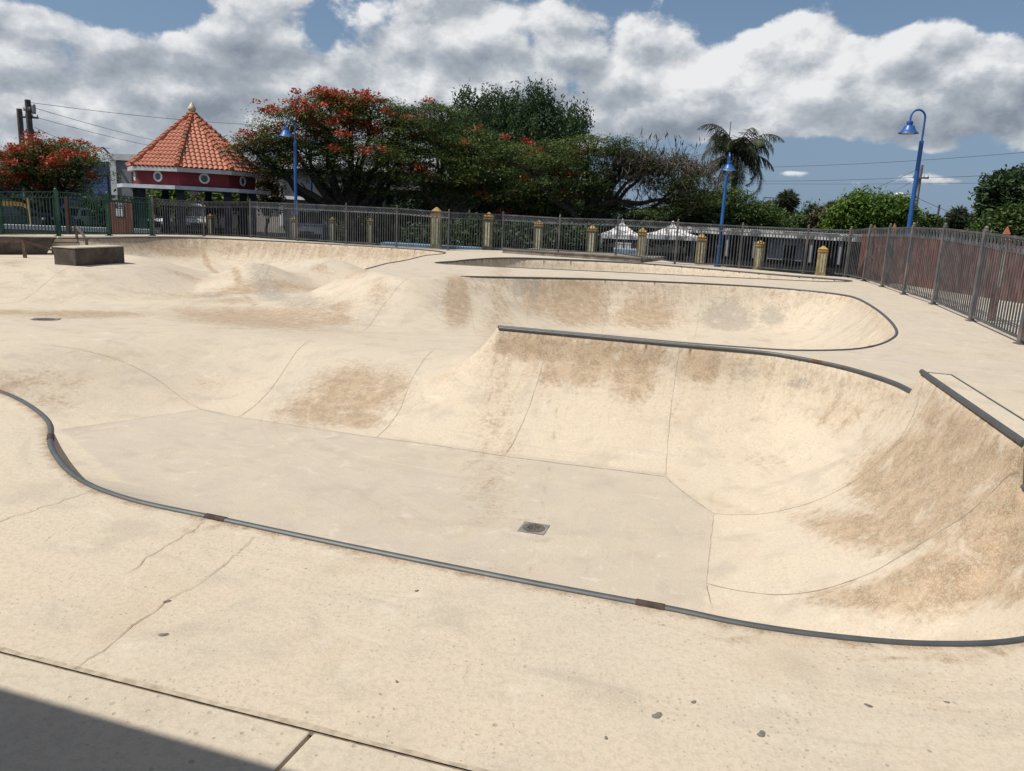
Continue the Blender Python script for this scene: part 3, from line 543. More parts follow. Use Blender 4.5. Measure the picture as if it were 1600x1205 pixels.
# hubba wall
q0, q1 = S(0, 398), S(71, 398); hd = (q1-q0)[:2]; hd /= np.linalg.norm(hd); hn = V3(-hd[1], hd[0])
zt = .17; zl = -.47; a0 = q0[:2]-hd*3.5; a1 = q1[:2]
root = empty('hubba_wall', (a1[0], a1[1], zl), 0, 'long dark concrete hubba wall with sloping end beside the stairs', 'wall')
mb = MB(); f = [a0, a1, a1+hd*.42, a0]; pts = []
for k in (0, 1):
    for p, z in ((a0, 0), (a1, 0), (a1+hd*.38, zt-zl), (a0, zt-zl)):
        p = p+hn*k*1.1; pts.append((p[0]-a1[0], p[1]-a1[1], z))
mb.add(pts, [(0, 1, 2, 3), (7, 6, 5, 4), (1, 0, 4, 5), (2, 1, 5, 6), (3, 2, 6, 7), (0, 3, 7, 4)]); mb.build('body', M_dark, root, False, .01)
mb = MB(); c0 = a0-a1; c1 = hd*.40; mb.prism([tuple(c0-hn*.01), tuple(c1-hn*.01), tuple(c1+hn*1.11), tuple(c0+hn*1.11)], zt-zl+.002, zt-zl+.03); mb.build('coping', rough_mat('hubba_top', (.30, .25, .19), (.42, .35, .27), 3, .9), root)
# stairs
s0 = a1+hd*.42+hn*.25; root = empty('stairs', (s0[0], s0[1], zl), 0, 'short flight of concrete steps with dark nosings by the hubba', 'stairs')
M_step = rough_mat('step_conc', (.50, .42, .32), (.60, .51, .39), 3, .9); M_nose = rough_mat('nosing', (.07, .05, .045), (.12, .09, .075), 8, .7)
for i in range(4):
    o_ = hn*(.36*i); mb = MB(); mb.prism([tuple(o_), tuple(o_+hd*.95), tuple(o_+hd*.95+hn*.36), tuple(o_+hn*.36)], 0, .135*(i+1)); st = mb.build('step', M_step, root)
    mb = MB(); mb.prism([tuple(o_-hn*.012), tuple(o_+hd*.95-hn*.012), tuple(o_+hd*.95+hn*.05), tuple(o_+hn*.05)], .135*(i+1)+.002, .135*(i+1)+.03); mb.build('nosing', M_nose, st)
mb = MB()
for k in (0., 1.):
    p = hd*1.0+hn*(k*1.3); mb.bar((p[0], p[1], 0), (p[0], p[1], .62+.4*k), .07)
p, q_ = hd*1.0, hd*1.0+hn*1.3; mb.bar((p[0], p[1], .60), (q_[0], q_[1], 1.0), .08, .05); mb.build('handrail', M_nose, root)
# grind rail
r0, r1, r2 = Y(-30, 377, 26.0), Y(37, 377, 26.2), Y(91, 394, 26.6)
root = empty('grind_rail', (r1[0], r1[1], gz(r1)), 0, 'rusty brown grind rail with a downward kink before the hubba wall', 'rail'); M_rail = rough_mat('rail_rust', (.10, .06, .045), (.17, .11, .085), 8, .6, .3)
g = np.array([r1[0], r1[1], gz(r1)]); mb = MB(); mb.bar(r0-g, r1-g, .07, .09); mb.bar(r1-g, r2-g, .07, .06); mb.build('rail', M_rail, root)
for p in (r0+(r1-r0)*.1, r1, r2):
    mb = MB(); k = p-g; mb.bar((k[0], k[1], gz(p)-g[2]-.02), (k[0], k[1], k[2]), .085); mb.build('post', M_rail, root)
# ------------------------------------------------------------------ ground outside the park
def ground_sheet(name, outer, inner, z, mat, label):
    vs = [Vector((p[0], p[1], z)) for p in outer]; L = [vs]
    if inner: L.append([Vector((p[0], p[1], z)) for p in inner])
    tr = tessellate_polygon(L); allv = [v for l in L for v in l]
    mb = MB(); F_ = []
    for t_ in tr:
        a, b, c = [allv[i] for i in t_]; F_.append(t_ if (b-a).cross(c-a).z > 0 else (t_[0], t_[2], t_[1]))
    mb.add([tuple(v) for v in allv], F_); return tag(mb.build(name, mat), label, None, None, 'structure')
M_asph_shade = rough_mat('asphalt', (.014, .014, .014), (.026, .025, .024), 6, .95, 0, .2, 60, spec=.03)  # near-black colour carries the tree shade on the ground behind the fence
M_grass = rough_mat('grass_ground', (.045, .075, .022), (.10, .105, .05), 5, .95, 0, .5, 50)
M_pale = rough_mat('pale_yard', (.42, .37, .30), (.55, .48, .39), 2, .9)
cS = np.mean(np.array(SLAB), 0)
def grow(d): return [tuple(np.array(p)+(np.array(p)-cS)/np.linalg.norm(np.array(p)-cS)*d) for p in SLAB]
ground_sheet('ground', [(-900, -60), (900, -60), (900, 1500), (-900, 1500)], grow(-.1), -.60, M_asph_shade, 'asphalt ground all around the skate park, colour darkened for tree shade')
sk_ = MB(); g0_ = grow(-.06)
for a_, b_2 in zip(g0_, g0_[1:]+g0_[:1]): sk_.add([(*a_, -.65), (*b_2, -.65), (*b_2, -.02), (*a_, -.02)], [(0, 1, 2, 3)])
tag(sk_.build('slab_edge', rough_mat('slab_edge_conc', (.20, .17, .13), (.33, .29, .22), 2, .9)), 'concrete edge of the skate park slab', None, None, 'structure')
gs = grow(1.3); gi = grow(-.05); k0 = 17
ground_sheet('grass', [gi[i] for i in range(19, 27)]+[gs[i] for i in range(26, 18, -1)], None, -.03, M_grass, 'grass strip below the green fence')
ground_sheet('yard', [tuple(np.array(SLAB[i])-(.05, 0)) for i in range(2, 10)]+[(17.5, 29.4), (17.5, 2.), (6.6, 2.)], None, -.045, M_pale, 'pale concrete yard beyond the right fence')
# kerb beyond the grass and blue path
c0, c1 = A(-60, 357), A(246, 358)
M_white = rough_mat('white_paint', (.60, .60, .58), (.78, .78, .76), 2, .7); M_kerb = rough_mat('kerb_white', (.55, .56, .54), (.72, .72, .70), 3, .85)
mb = MB(); a, b = Y(-90, 352, 43.5), Y(250, 352, 47.); mb.bar((a[0], a[1], -.215), (b[0], b[1], -.215), .5, .25); tag(mb.build('kerb', M_kerb), 'white painted kerb behind the green fence', None, None, 'structure')
mb = MB(); a, b = Y(600, 380, 40.6), Y(790, 392, 39.2); mb.bar((a[0], a[1], -.30), (b[0], b[1], -.30), .9, .7); tag(mb.build('path', rough_mat('blue_path', (.16, .27, .42), (.26, .37, .50), 3, .85)), 'light blue painted path edge behind the far fence', None, None, 'structure')

# ------------------------------------------------------------------ fences
M_fgrey = rough_mat('fence_grey', (.075, .083, .09), (.15, .15, .15), 3, .55, .3, lo=.4, hi=.7)
M_fpost = rough_mat('fence_post', (.10, .10, .105), (.20, .165, .15), 2.2, .6, .2, lo=.4, hi=.7)
M_fgreen = rough_mat('fence_green', (.018, .055, .045), (.045, .09, .07), 3, .5, .2)
M_fgreenp = rough_mat('fence_green_post', (.022, .075, .055), (.07, .13, .10), 2, .5, .2)
def ring(mb, c, t, up, rx, rz, r, n=10, a0=0., a1=2*math.pi, ns=3):
    closed = abs(a1-a0) > 6.2; k = n if closed else n+1
    pts = [c+t*rx*math.cos(a0+(a1-a0)*i/n)+up*rz*math.sin(a0+(a1-a0)*i/n) for i in range(k)]
    mb.tube(pts, r, ns, closed, False)
def fence(name, label, posts, style, mats, sp=.122, z0=None, bw=.031, pw=.075):
    mp, mf = mats; B = []
    for i, (bx, by, tx, ty) in enumerate(posts):
        z = z0[i] if z0 else 0.; b = A(bx, by, z); B.append((b, Y(tx, ty, b[1])[2]-z))
    root = empty(name, B[0][0], 0, label, 'fence'); o = B[0][0]
    for b, h in B:
        mb = MB(); mb.box((*(b-o)[:2], (b-o)[2]+h/2), (pw, pw, h)); mb.box((*(b-o)[:2], (b-o)[2]+.012), (pw*1.9, pw*1.9, .02)); p = mb.build('post', mp, root)
        mb = MB(); mb.lathe([(pw*.62, 0), (pw*.62, .02), (pw*.35, .03), (pw*.5, .06), (pw*.3, .095), (.004, .10)], (*(b-o)[:2], (b-o)[2]+h), 10); mb.build('cap', mp, p)
    for (a, ha), (b, hb) in zip(B[:-1], B[1:]):
        d = b-a; L = np.linalg.norm(d[:2]); n = max(3, int(round(L/sp))); t_ = d/np.linalg.norm(d); up = V3(0, 0, 1)
        pt = lambda f, k: a-o+d*f+up*((ha+(hb-ha)*f)*0+k)
        hh = lambda f: ha+(hb-ha)*f-.05
        band = .25 if style != 'green' else .22
        mb = MB()
        mb.bar(pt(0, hh(0)), pt(1, hh(1)), .035, .045); mb.bar(pt(0, hh(0)-band), pt(1, hh(1)-band), .03, .035); mb.bar(pt(0, .10), pt(1, .10), .035, .045)
        for i in range(1, n):
            f = i/n; mb.bar(pt(f, .10), pt(f, hh(f)-band), bw)
        pan = mb.build('panel', mf, root); mb = MB()
        if style == 'cross':                # interlaced loops
            m = max(4, int(round(L/.19)))
            for i in range(m):
                f = (i+.5)/m; c = pt(f, hh(f)-band/2); ring(mb, c, t_, up, L/m*.62, band*.43, .013, 10)
                mb.bar(pt(i/m, hh(f)-band), pt((i+1)/m, hh(f)), .018); mb.bar(pt(i/m, hh(f)), pt((i+1)/m, hh(f)-band), .018)
        elif style == 'green':              # slanted scrolls
            m = max(4, int(round(L/.2)))
            for i in range(m):
                f = (i+.5)/m; c = pt(f, hh(f)-band/2); k = L/m
                pts = [c+t_*k*u+up*band*v for u, v in ((-.30, -.28), (-.42, -.42), (-.2, -.45), (0, -.1), (.12, .15), (.28, .42), (.45, .36), (.33, .22))]
                mb.tube(pts, .012, 4); mb.bar(pt(i/m, hh(f)-band), pt(i/m, hh(f)), .016)
        else:                               # tall lens rings
            m = max(5, int(round(L/.27)))
            for i in range(m):
                f = (i+.5)/m; c = pt(f, hh(f)-band/2); ring(mb, c, t_, up, .085, band*.5, .012, 12, 0, 2*math.pi, 4)
                ring(mb, c+t_*.16, t_, up, .07, band*.46, .011, 7, 1.75, 4.5, 4)
        mb.build('scroll_band', mf, pan)
    return root, B
GP = [(-80, 368, -82, 296), (2, 368, 0, 298), (92, 369, 87, 298), (171, 368.5, 166, 303), (238, 368.5, 234.6, 308.5)]
fence('metal_fence', 'dark green metal fence with slanted scrolls at the left end', GP, 'green', (M_fgreenp, M_fgreen), pw=.13)
FP = [(241, 368.7, 238, 309), (319, 369, 317, 314), (392, 371.5, 391, 314), (465, 376.5, 464, 317), (541, 381.5, 541, 320.5), (619.4, 386.5, 619.4, 324), (700, 391.4, 701, 330.4), (784, 391, 786, 334), (872, 395.5, 873.5, 339), (962, 399, 964, 341.5), (1054, 413, 1058.6, 346), (1154, 419.5, 1160, 351.6), (1255, 427.5, 1265, 356), (1320, 433, 1331, 358)]
fz = [0]*len(FP); fz[7] = .09; fz[8] = .155; fz[9] = .20
fence('metal_fence', 'long grey metal fence with looped top band across the far side', FP, 'cross', (M_fpost, M_fgrey), z0=fz)
RP = [(1320.5, 433.3, 1331.5, 358), (1349, 439.5, 1359, 355), (1378, 448.5, 1391, 354), (1412, 460.5, 1426, 353), (1458, 476, 1474, 354.5), (1517, 502, 1541, 361), (1594, 538, 1616, 370), (1720, 597, 1766, 378), (1968, 713, 2051, 390)]
_, RB = fence('metal_fence', 'grey metal fence with tall ring band running down the right side', RP, 'ring', (M_fpost, M_fgrey), sp=.165, bw=.022, pw=.085)
# the right fence goes on past the picture edge
wb = MB(); wa, wc = A(785, 395.5), A(1001, 410.5); nn = (wc-wa)[:2]; nn = V3(-nn[1], nn[0])/np.linalg.norm(nn)
lw = empty('low_wall', (wa[0], wa[1], 0), 0, 'low grey concrete kerb wall under the far fence', 'wall')
m_lw = rough_mat('low_wall_conc', (.15, .13, .105), (.27, .235, .19), 2.5, .9); m_lt = rough_mat('low_wall_top', (.09, .08, .07), (.18, .16, .135), 3, .9)
e_ = (wc-wa)[:2]; Q = [V3(0, 0), e_, e_+nn*3.9, nn*3.6]; wb.prism([tuple(p) for p in Q], -.1, .155); wb.build('body', m_lw, lw)
wb = MB(); wb.prism([tuple(p) for p in (V3(0, 0)-nn*.03, e_-nn*.03, e_+nn*.35, nn*.35)],   .157, .195); wb.build('top_slab', m_lt, lw)

# ------------------------------------------------------------------ pillars behind the fence
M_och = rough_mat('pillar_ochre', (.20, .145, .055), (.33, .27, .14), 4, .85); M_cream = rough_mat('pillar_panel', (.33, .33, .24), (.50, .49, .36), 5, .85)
M_yel = rough_mat('pillar_cap_yellow', (.25, .135, .025), (.44, .29, .10), 5, .8); M_och_shade = rough_mat('pillar_ochre_shaded', (.085, .07, .035), (.16, .135, .075), 4, .85)  # second body colour is the ochre darkened to paint in tree shade
M_cap_shade = rough_mat('pillar_cap_shaded', (.10, .065, .02), (.30, .19, .06), 6, .85)  # cap colour darkened the same way for pillars under the trees
def pillar(px, pyb, pyt, y, label, wpx=19, shade=False, group='ochre pillars behind the far fence', caps=None, body=None):
    b = Y(px, pyb, y); h = Y(px+(pyb-pyt)*.07, pyt, y)[2]-b[2]; w = wpx*y/F/(1.12+.9*abs(b[0]/y+.15))
    r = empty('pillar', (b[0], b[1], b[2]), -.15, label, 'pillar', group)
    mo = body or (M_och_shade if shade else M_och)
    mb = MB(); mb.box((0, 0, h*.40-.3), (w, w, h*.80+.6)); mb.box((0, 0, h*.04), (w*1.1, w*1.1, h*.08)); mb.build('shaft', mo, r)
    for s in (-1, 1):
        mb = MB(); mb.box((s*w*.16, -w*.505, h*.42), (w*.22, .02, h*.62)); mb.build('inset_panel', M_cream, r)
    mb = MB(); mb.box((0, 0, h*.825), (w*1.10, w*1.10, h*.05)); mb.box((0, 0, h*.87), (w*.92, w*.92, h*.04)); mb.box((0, 0, h*.945), (w*1.08, w*1.08, h*.11), taper=.12); mb.build('cap', caps or M_yel, r)
PL = [(681, 389, 324, 39.3, 'ochre pillar with a yellow cap right of the tree building, tallest above the fence'), (762, 391, 332, 38.9, 'pillar in shade-darkened ochre with a dull yellow cap before the dark trees'), (840, 394, 344, 39.6, 'shade-darkened pillar just left of the first white tent row'), (923, 398, 352, 39., 'shade-darkened pillar left of the left white tent'), (1000, 412, 356, 36.6, 'pillar standing at the end of the low kerb wall'),
      (1092, 418, 365, 33.9, 'pillar beside the blue lamp post in front of the dark shed'), (1183, 424, 375, 31.9, 'pillar between the blue lamp post and the grey shed wall'), (1281, 431, 384, 29.9, 'ochre pillar nearest the fence corner')]
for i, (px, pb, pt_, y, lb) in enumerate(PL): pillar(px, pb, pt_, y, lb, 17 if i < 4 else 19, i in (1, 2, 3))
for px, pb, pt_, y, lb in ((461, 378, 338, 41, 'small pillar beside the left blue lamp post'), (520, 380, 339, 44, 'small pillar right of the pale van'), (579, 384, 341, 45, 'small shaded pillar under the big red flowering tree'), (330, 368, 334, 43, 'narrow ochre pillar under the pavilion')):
    pillar(px, pb, pt_, y, lb, 9, True, 'small pillars in the shade behind the far fence', M_cap_shade)

# ------------------------------------------------------------------ blue lamp posts
M_blue = rough_mat('lamp_blue', (.012, .075, .26), (.02, .11, .34), 2, .4, spec=.5); M_lens = rough_mat('lamp_lens', (.55, .52, .46), (.7, .67, .6), 5, .3)
def lamp(base, h, rz, label, s=1., pr=.07):
    r = empty('street_lamp', base, rz, label, 'street lamp', 'blue gooseneck street lamps')
    ps = h-.95*s
    mb = MB(); mb.lathe([(pr*1.9, 0), (pr*1.9, .05), (pr*1.25, .08), (pr*1.25, h*.17), (pr*1.5, h*.175), (pr*1.5, h*.19), (pr, h*.195), (pr*.9, ps), (pr*.55, ps+.01)], (0, 0, 0), 14); mb.build('pole', M_blue, r, True)
    R_ = .25*s; zc = h-R_; pts = [(0, 0, ps-.05), (0, 0, zc)]+[(R_*math.cos(a)-R_, 0, zc+R_*math.sin(a)) for a in np.linspace(.25, math.pi, 10)]+[(-2*R_, 0, zc-.12*s)]
    mb = MB(); mb.tube(pts, .032*s, 8); mb.build('arm', M_blue, r, True)
    z = zc-.12*s; mb = MB(); mb.lathe([(.03*s, .02), (.09*s, 0), (.105*s, -.07*s), (.085*s, -.11*s), (.15*s, -.14*s), (.20*s, -.25*s), (.24*s, -.31*s), (.31*s, -.36*s), (.315*s, -.375*s), (.25*s, -.36*s)], (-2*R_, 0, z), 18); sh = mb.build('lamp_shade', M_blue, r, True)
    mb = MB(); mb.lathe([(.20*s, -.352*s), (.19*s, -.375*s), (.05*s, -.385*s)], (-2*R_, 0, z), 14); mb.build('lens', M_lens, sh, True)
def lamp_at(bpx, bpy, tpx, tpy, y, rz, label, s=1., pr=.07):
    b = Y(bpx, bpy, y); b[2] = 0. if y < 35 else -.6; lamp(b, Y(tpx, tpy, y)[2]-b[2], rz, label, s, pr)
lamp_at(463, 376, 460, 187, 41., 1.0, 'blue lamp post in front of the red flowering tree', 1.15, .085)
lamp_at(487, 366, 485, 205, 54., 2.2, 'second thin blue lamp post whose top hides in the red flowering tree', 1.2, .085)
lamp_at(1121, 417, 1140, 240, 32.6, 1.45, 'blue lamp post standing before the palm with its hood facing the bowls', .92, .07)
lamp_at(1409, 430, 1438, 172, 29., .12, 'tall blue gooseneck lamp post behind the right fence', 1.08, .08)

# ------------------------------------------------------------------ pavilion with tiled roof
def tile_mat():
    m, t, b = new_mat('roof_tile'); tc = t.n('ShaderNodeTexCoord').outputs['Object']
    c = t.mix(t.noise(tc, 2.5, 6, .65), (.37, .125, .075), (.53, .22, .14)); c = t.mix(t.math('MULTIPLY', t.step(t.noise(tc, .9, 7, .7), .56, .70), .7), c, (.15, .07, .045))
    t.l(c, b.inputs['Base Color']); b.inputs['Roughness'].default_value = .75; return m
M_tile = tile_mat(); M_ridge = rough_mat('ridge_tile', (.36, .12, .065), (.12, .09, .07), 1.1, .8, lo=.5, hi=.62); M_drum = rough_mat('drum_red', (.115, .012, .017), (.145, .018, .022), 2, .7); M_fascia = rough_mat('fascia_grey', (.40, .38, .37), (.50, .48, .47), 2, .7)
M_slab = rough_mat('slab_white', (.44, .47, .52), (.56, .58, .62), 2, .7); M_col = rough_mat('column_slate', (.035, .04, .055), (.055, .06, .075), 2, .7)
gc = Y(304, 275, 50.); gc[2] = 0.; paz = math.atan2(gc[0], gc[1])
ze = Y(405.6, 270.7, 49.5)[2]; za = Y(302.5, 177, 50.)[2]; zf = Y(303, 163, 50.)[2]; zd = Y(282, 288, 46.2)[2]; zs0 = Y(277.7, 290, 45.3)[2]; zs1 = Y(277.7, 296, 45.3)[2]
pav = empty('pavilion', gc, -paz, 'octagonal dark red pavilion with terracotta tiled roof and round windows', 'pavilion')
TH = [math.radians(-13.5+45*i) for i in range(8)]
def oc(R, i, z): a = TH[i % 8]; return V3(R*math.sin(a), -R*math.cos(a), z)
RE, RD = 3.88, 3.60
V, Fq = [], []
nrow, per = 15, .28
mb = MB()
for i in range(8):
    a, b = oc(RE, i, ze), oc(RE, i+1, ze); top = V3(0, 0, za); mid = (a+b)/2; ax = (b-a); W_ = np.linalg.norm(ax); ax /= W_; sl = top-mid; SL = np.linalg.norm(sl); sl /= SL; nrm = np.cross(ax, sl); nrm *= np.sign(nrm[2])
    for rI in range(nrow):
        f0, f1 = rI/nrow, min(1, (rI+1.12)/nrow)
        w0, w1 = W_/2*(1-f0), W_/2*(1-f1)
        xs = np.arange(-math.ceil(w0/per*6), math.ceil(w0/per*6)+1)*per/6
        prev = None
        for x in xs:
            ph = (x/per) % 1.; bump = .075*max(0., math.sin(math.pi*min(1, ph/.72)))**.7 if ph < .72 else -.02*math.sin(math.pi*(ph-.72)/.28)
            p0 = mid+ax*np.clip(x, -w0, w0)+sl*SL*f0+nrm*(bump+.055); p1 = mid+ax*np.clip(x, -w1, w1)+sl*SL*f1+nrm*(bump*.8+.01); pb = p0-nrm*.05
            cur = len(mb.v); mb.v += [tuple(p0), tuple(p1), tuple(pb)]
            if prev is not None and abs(np.clip(x, -w0, w0)-np.clip(x-per/6, -w0, w0)) > 1e-5:
                mb.f += [(prev, cur, cur+1, prev+1), (prev+2, cur+2, cur, prev)]; mb.m += [0, 0]
            prev = cur
roof = mb.build('roof', M_tile, pav)
for i in range(8):
    a, top = oc(RE+.05, i, ze+.03), V3(0, 0, za+.03); mb = MB(); n = 15
    for k in range(n):
        p, q_ = a+(top-a)*(k/n), a+(top-a)*((k+1.1)/n); mb.tube([p+V3(0, 0, .07), p+(q_-p)*.5+V3(0, 0, .045), q_+V3(0, 0, .03)], [.15, .13, .115], 8)
    mb.build('ridge', M_ridge, roof)
mb = MB(); mb.lathe([(.22, -.1), (.16, .02), (.13, .06), (.24, .20), (.25, .26), (.16, .42), (.06, .58), (.02, .64)], (0, 0, za), 14); mb.build('finial', rough_mat('finial_cream', (.50, .42, .27), (.62, .54, .38), 3, .6), pav, True)
def octring(mb, Ro, Ri, z0, z1):
    vs = [oc(R, i, z) for z in (z0, z1) for R in (Ro, Ri) for i in range(8)]; f = []
    for i in range(8):
        j = (i+1) % 8; f += [(i, j, 16+j, 16+i), (8+j, 8+i, 24+i, 24+j), (16+i, 16+j, 24+j, 24+i), (j, i, 8+i, 8+j)]
    mb.add(vs, f)
mb = MB(); octring(mb, RE+.02, RD-.3, ze-.24, ze-.01); mb.build('fascia', M_fascia, pav)
drum = MB(); octring(drum, RD, RD-.2, zd-.05, ze-.2); drum = drum.build('drum_wall', M_drum, pav)
M_win = rough_mat('porthole_glass', (.03, .038, .045), (.06, .07, .08), 2, .15, spec=.6); M_ringw = rough_mat('porthole_ring', (.50, .48, .47), (.6, .58, .57), 3, .6)
for i in range(8):
    a, b = oc(RD, i, 0), oc(RD, i+1, 0); c = (a+b)/2; t_ = (b-a)/np.linalg.norm(b-a); n_ = c/np.linalg.norm(c); zc = (zd+ze-.2)/2+.03; c = c+V3(0, 0, zc)
    mb = MB(); pts = [c+n_*.02+t_*.25*math.cos(x)+V3(0, 0, .25*math.sin(x)) for x in np.linspace(0, 2*math.pi, 19)[:-1]]; mb.tube(pts, .055, 6, True); w = mb.build('window', M_ringw, drum, True)
    mb = MB(); mb.add([tuple(c+n_*.012+t_*.23*math.cos(x)+V3(0, 0, .23*math.sin(x))) for x in np.linspace(0, 2*math.pi, 19)[:-1]], [tuple(range(18))]); mb.build('pane', M_win, w)
mb = MB(); octring(mb, 4.55, 1.0, zs1, zs0); mb.build('canopy_slab', M_slab, pav)
for i in range(8):
    p = oc(3.42, i, 0); mb = MB(); mb.box((p[0], p[1], zs1/2-.3), (.42, .42, zs1+.6)); mb.build('column', M_col, pav)
# ------------------------------------------------------------------ buildings
M_bgrey = rough_mat('wall_grey', (.19, .19, .20), (.25, .25, .255), 1, .85); M_bwhite = rough_mat('wall_white', (.55, .55, .56), (.68, .68, .68), 1, .8); M_bbeige = rough_mat('wall_beige', (.26, .24, .22), (.34, .32, .29), .8, .85)
M_navy = rough_mat('wall_navy', (.03, .045, .10), (.045, .065, .13), 1, .8); M_dkin = rough_mat('dark_interior', (.008, .008, .01), (.02, .02, .022), 1, .8); M_louv = rough_mat('louver', (.10, .10, .105), (.2, .2, .2), 4, .6)
M_glass = rough_mat('window_dark', (.015, .018, .022), (.04, .045, .05), 1, .12, spec=.6)
def bld(name, label, pxl, pxr, pyl, pyr, yl, yr, depth, mat, cat='building'):
    """building whose front wall runs between two measured roof corners; returns empty and placing helpers"""
    a, b = Y(pxl, pyl, yl), Y(pxr, pyr, yr); h = max(a[2], b[2]); o = V3(a[0], a[1], 0); t_ = (b-a)[:2]; L = np.linalg.norm(t_); t_ = t_/L; n_ = V3(-t_[1], t_[0])
    r = empty(name, o, math.atan2(t_[1], t_[0]), label, cat)      # local x runs along the front, y goes back
    mb = MB(); mb.box((L/2, depth/2, h/2-.35), (L, depth, h+.7)); w = mb.build('wall', mat, r)
    return r, L, h
def slab(r, name, x0, x1, y0, y1, z0, z1, mat):
    mb = MB(); mb.box(((x0+x1)/2, (y0+y1)/2, (z0+z1)/2), (x1-x0, y1-y0, z1-z0)); return mb.build(name, mat, r)
# grey block behind the pavilion
r, L, h = bld('building', 'grey rendered building with white parapet behind the pavilion', 173, 262, 241, 246, 62, 62, 8, M_bgrey)
slab(r, 'parapet', -.1, L+.1, -.12, 8.1, h-.42, h+.05, M_bwhite); slab(r, 'pilaster', -.08, .38, -.1, .4, 0, h-.43, M_bwhite)
def louver(r, x0, x1, z0, z1, n=9):
    f = slab(r, 'window', x0, x1, -.02, .05, z0, z1, M_dkin); mb = MB()
    for i in range(n):
        z = z0+(z1-z0)*(i+.5)/n; mb.box(((x0+x1)/2, -.05, z), (x1-x0, .06, (z1-z0)/n*.42))
    mb.build('louver', M_louv, f)
k = L/89.; louver(r, 31*k, 44*k, h-2.4, h-.8, 9); louver(r, 50*k, 63*k, h-2.4, h-.8, 9)
# solar lamp on its corner
p = Y(170, 238, 61.6); s_ = empty('solar_light', p, 0, 'small tilted solar panel light on the grey building corner', 'lamp')
s_.scale = (.6, .6, .6); mb = MB(); mb.bar((-.2, 0, -.35), (-.25, 0, .05), .06); mb.build('bracket', M_louv, s_)
mb = MB(); mb.add([(-.75, -.3, .55), (-.05, -.3, -.15), (-.05, .3, -.15), (-.75, .3, .55), (-.71, -.3, .60), (0., -.3, -.10), (0., .3, -.10), (-.71, .3, .60)], [(0, 1, 2, 3), (7, 6, 5, 4), (0, 4, 5, 1), (1, 5, 6, 2), (2, 6, 7, 3), (3, 7, 4, 0)]); mb.build('panel', M_navy, s_)
# navy building with white roof at the left edge
r, L, h = bld('building', 'navy blue building with flat white roof at the left edge', -120, 171, 240, 262, 66, 66, 9, M_navy)
slab(r, 'roof', -1, L*.56, -.9, 9, h-.9, h+.30, M_bwhite); slab(r, 'door', L*.90, L*.985, -.04, .1, 0, h-.9, rough_mat('door_blue', (.06, .10, .22), (.09, .14, .28), 2, .6)); louver(r, L*.66, L*.84, 1.6, h-.9, 8)
# yellow stall wall and post behind the cars
mb = MB(); a, b = Y(-20, 318, 56), Y(45, 320, 56); mb.box(((a[0]+b[0])/2, 56, a[2]/2+.1), (b[0]-a[0], .2, a[2]+.2)); o = mb.build('wall', rough_mat('wall_yellow', (.42, .22, .04), (.52, .33, .10), 1.5, .8)); tag(o, 'ochre yellow wall behind the parked dark car', 'wall')
# long beige building behind the flowering trees
r, L, h = bld('building', 'beige grey two storey building behind the red flowering tree', 392, 700, 262, 284, 66, 61, 9, M_bbeige)
slab(r, 'roof_slab', -.3, L+.3, -1.1, 9.3, h-.05, h+.42, M_bwhite)
for i, f in enumerate((.02, .19)): slab(r, 'ledge', L*f, L*(f+.16), -.5, .0, h*.47, h*.47+.25, M_bwhite)
louver(r, L*.06, L*.16, h*.52, h*.86, 8)
slab(r, 'pilaster', L*.165, L*.18, -.35, .02, 0, h*.8, M_bwhite)
for i in range(8):
    f = .53+.058*i; w = slab(r, 'window', L*f+.15, L*(f+.058)-.15, -.03, .04, .9, h*.62, M_glass); slab(w, 'frame', L*f+.15, L*(f+.058)-.15, -.06, -.031, h*.36, h*.36+.1, M_louv)
    slab(r, 'pilaster', L*f-.13, L*f+.13, -.4, .02, 0, h*.7, M_bgrey)
slab(r, 'balcony', L*.5, L, -1.5, -.02, h*.70, h*.70+.35, M_bgrey)
# grey-white wall between pavilion and beige building
mb = MB(); a = Y(378, 262, 60); b = Y(395, 262, 60)
# long dark shed with pale roof edge
r, L, h = bld('shed', 'long dark open shed with pale ragged roof edge right of the tents', 1075, 1345, 357, 372, 47, 40, 6, M_dkin)
slab(r, 'roof', -.6, L+.4, -.7, 6.3, h-.08, h+.10, rough_mat('shed_roof', (.30, .29, .27), (.55, .53, .5), 3, .8)); slab(r, 'fascia', -.6, L+.4, -.76, -.702, h-.22, h+.11, rough_mat('shed_fascia', (.10, .10, .10), (.52, .51, .50), 1.6, .8, lo=.42, hi=.6))
slab(r, 'side_wall', L*.52, L*.72, -.14, -.01, 0, h-.1, M_bgrey); slab(r, 'door', L*.61, L*.68, -.17, -.141, 0, h-.6, M_dkin)
for f in (.12, .3, .46, .78, .93): slab(r, 'post', L*f-.07, L*f+.07, -.6, -.46, 0, h-.1, M_bgrey)
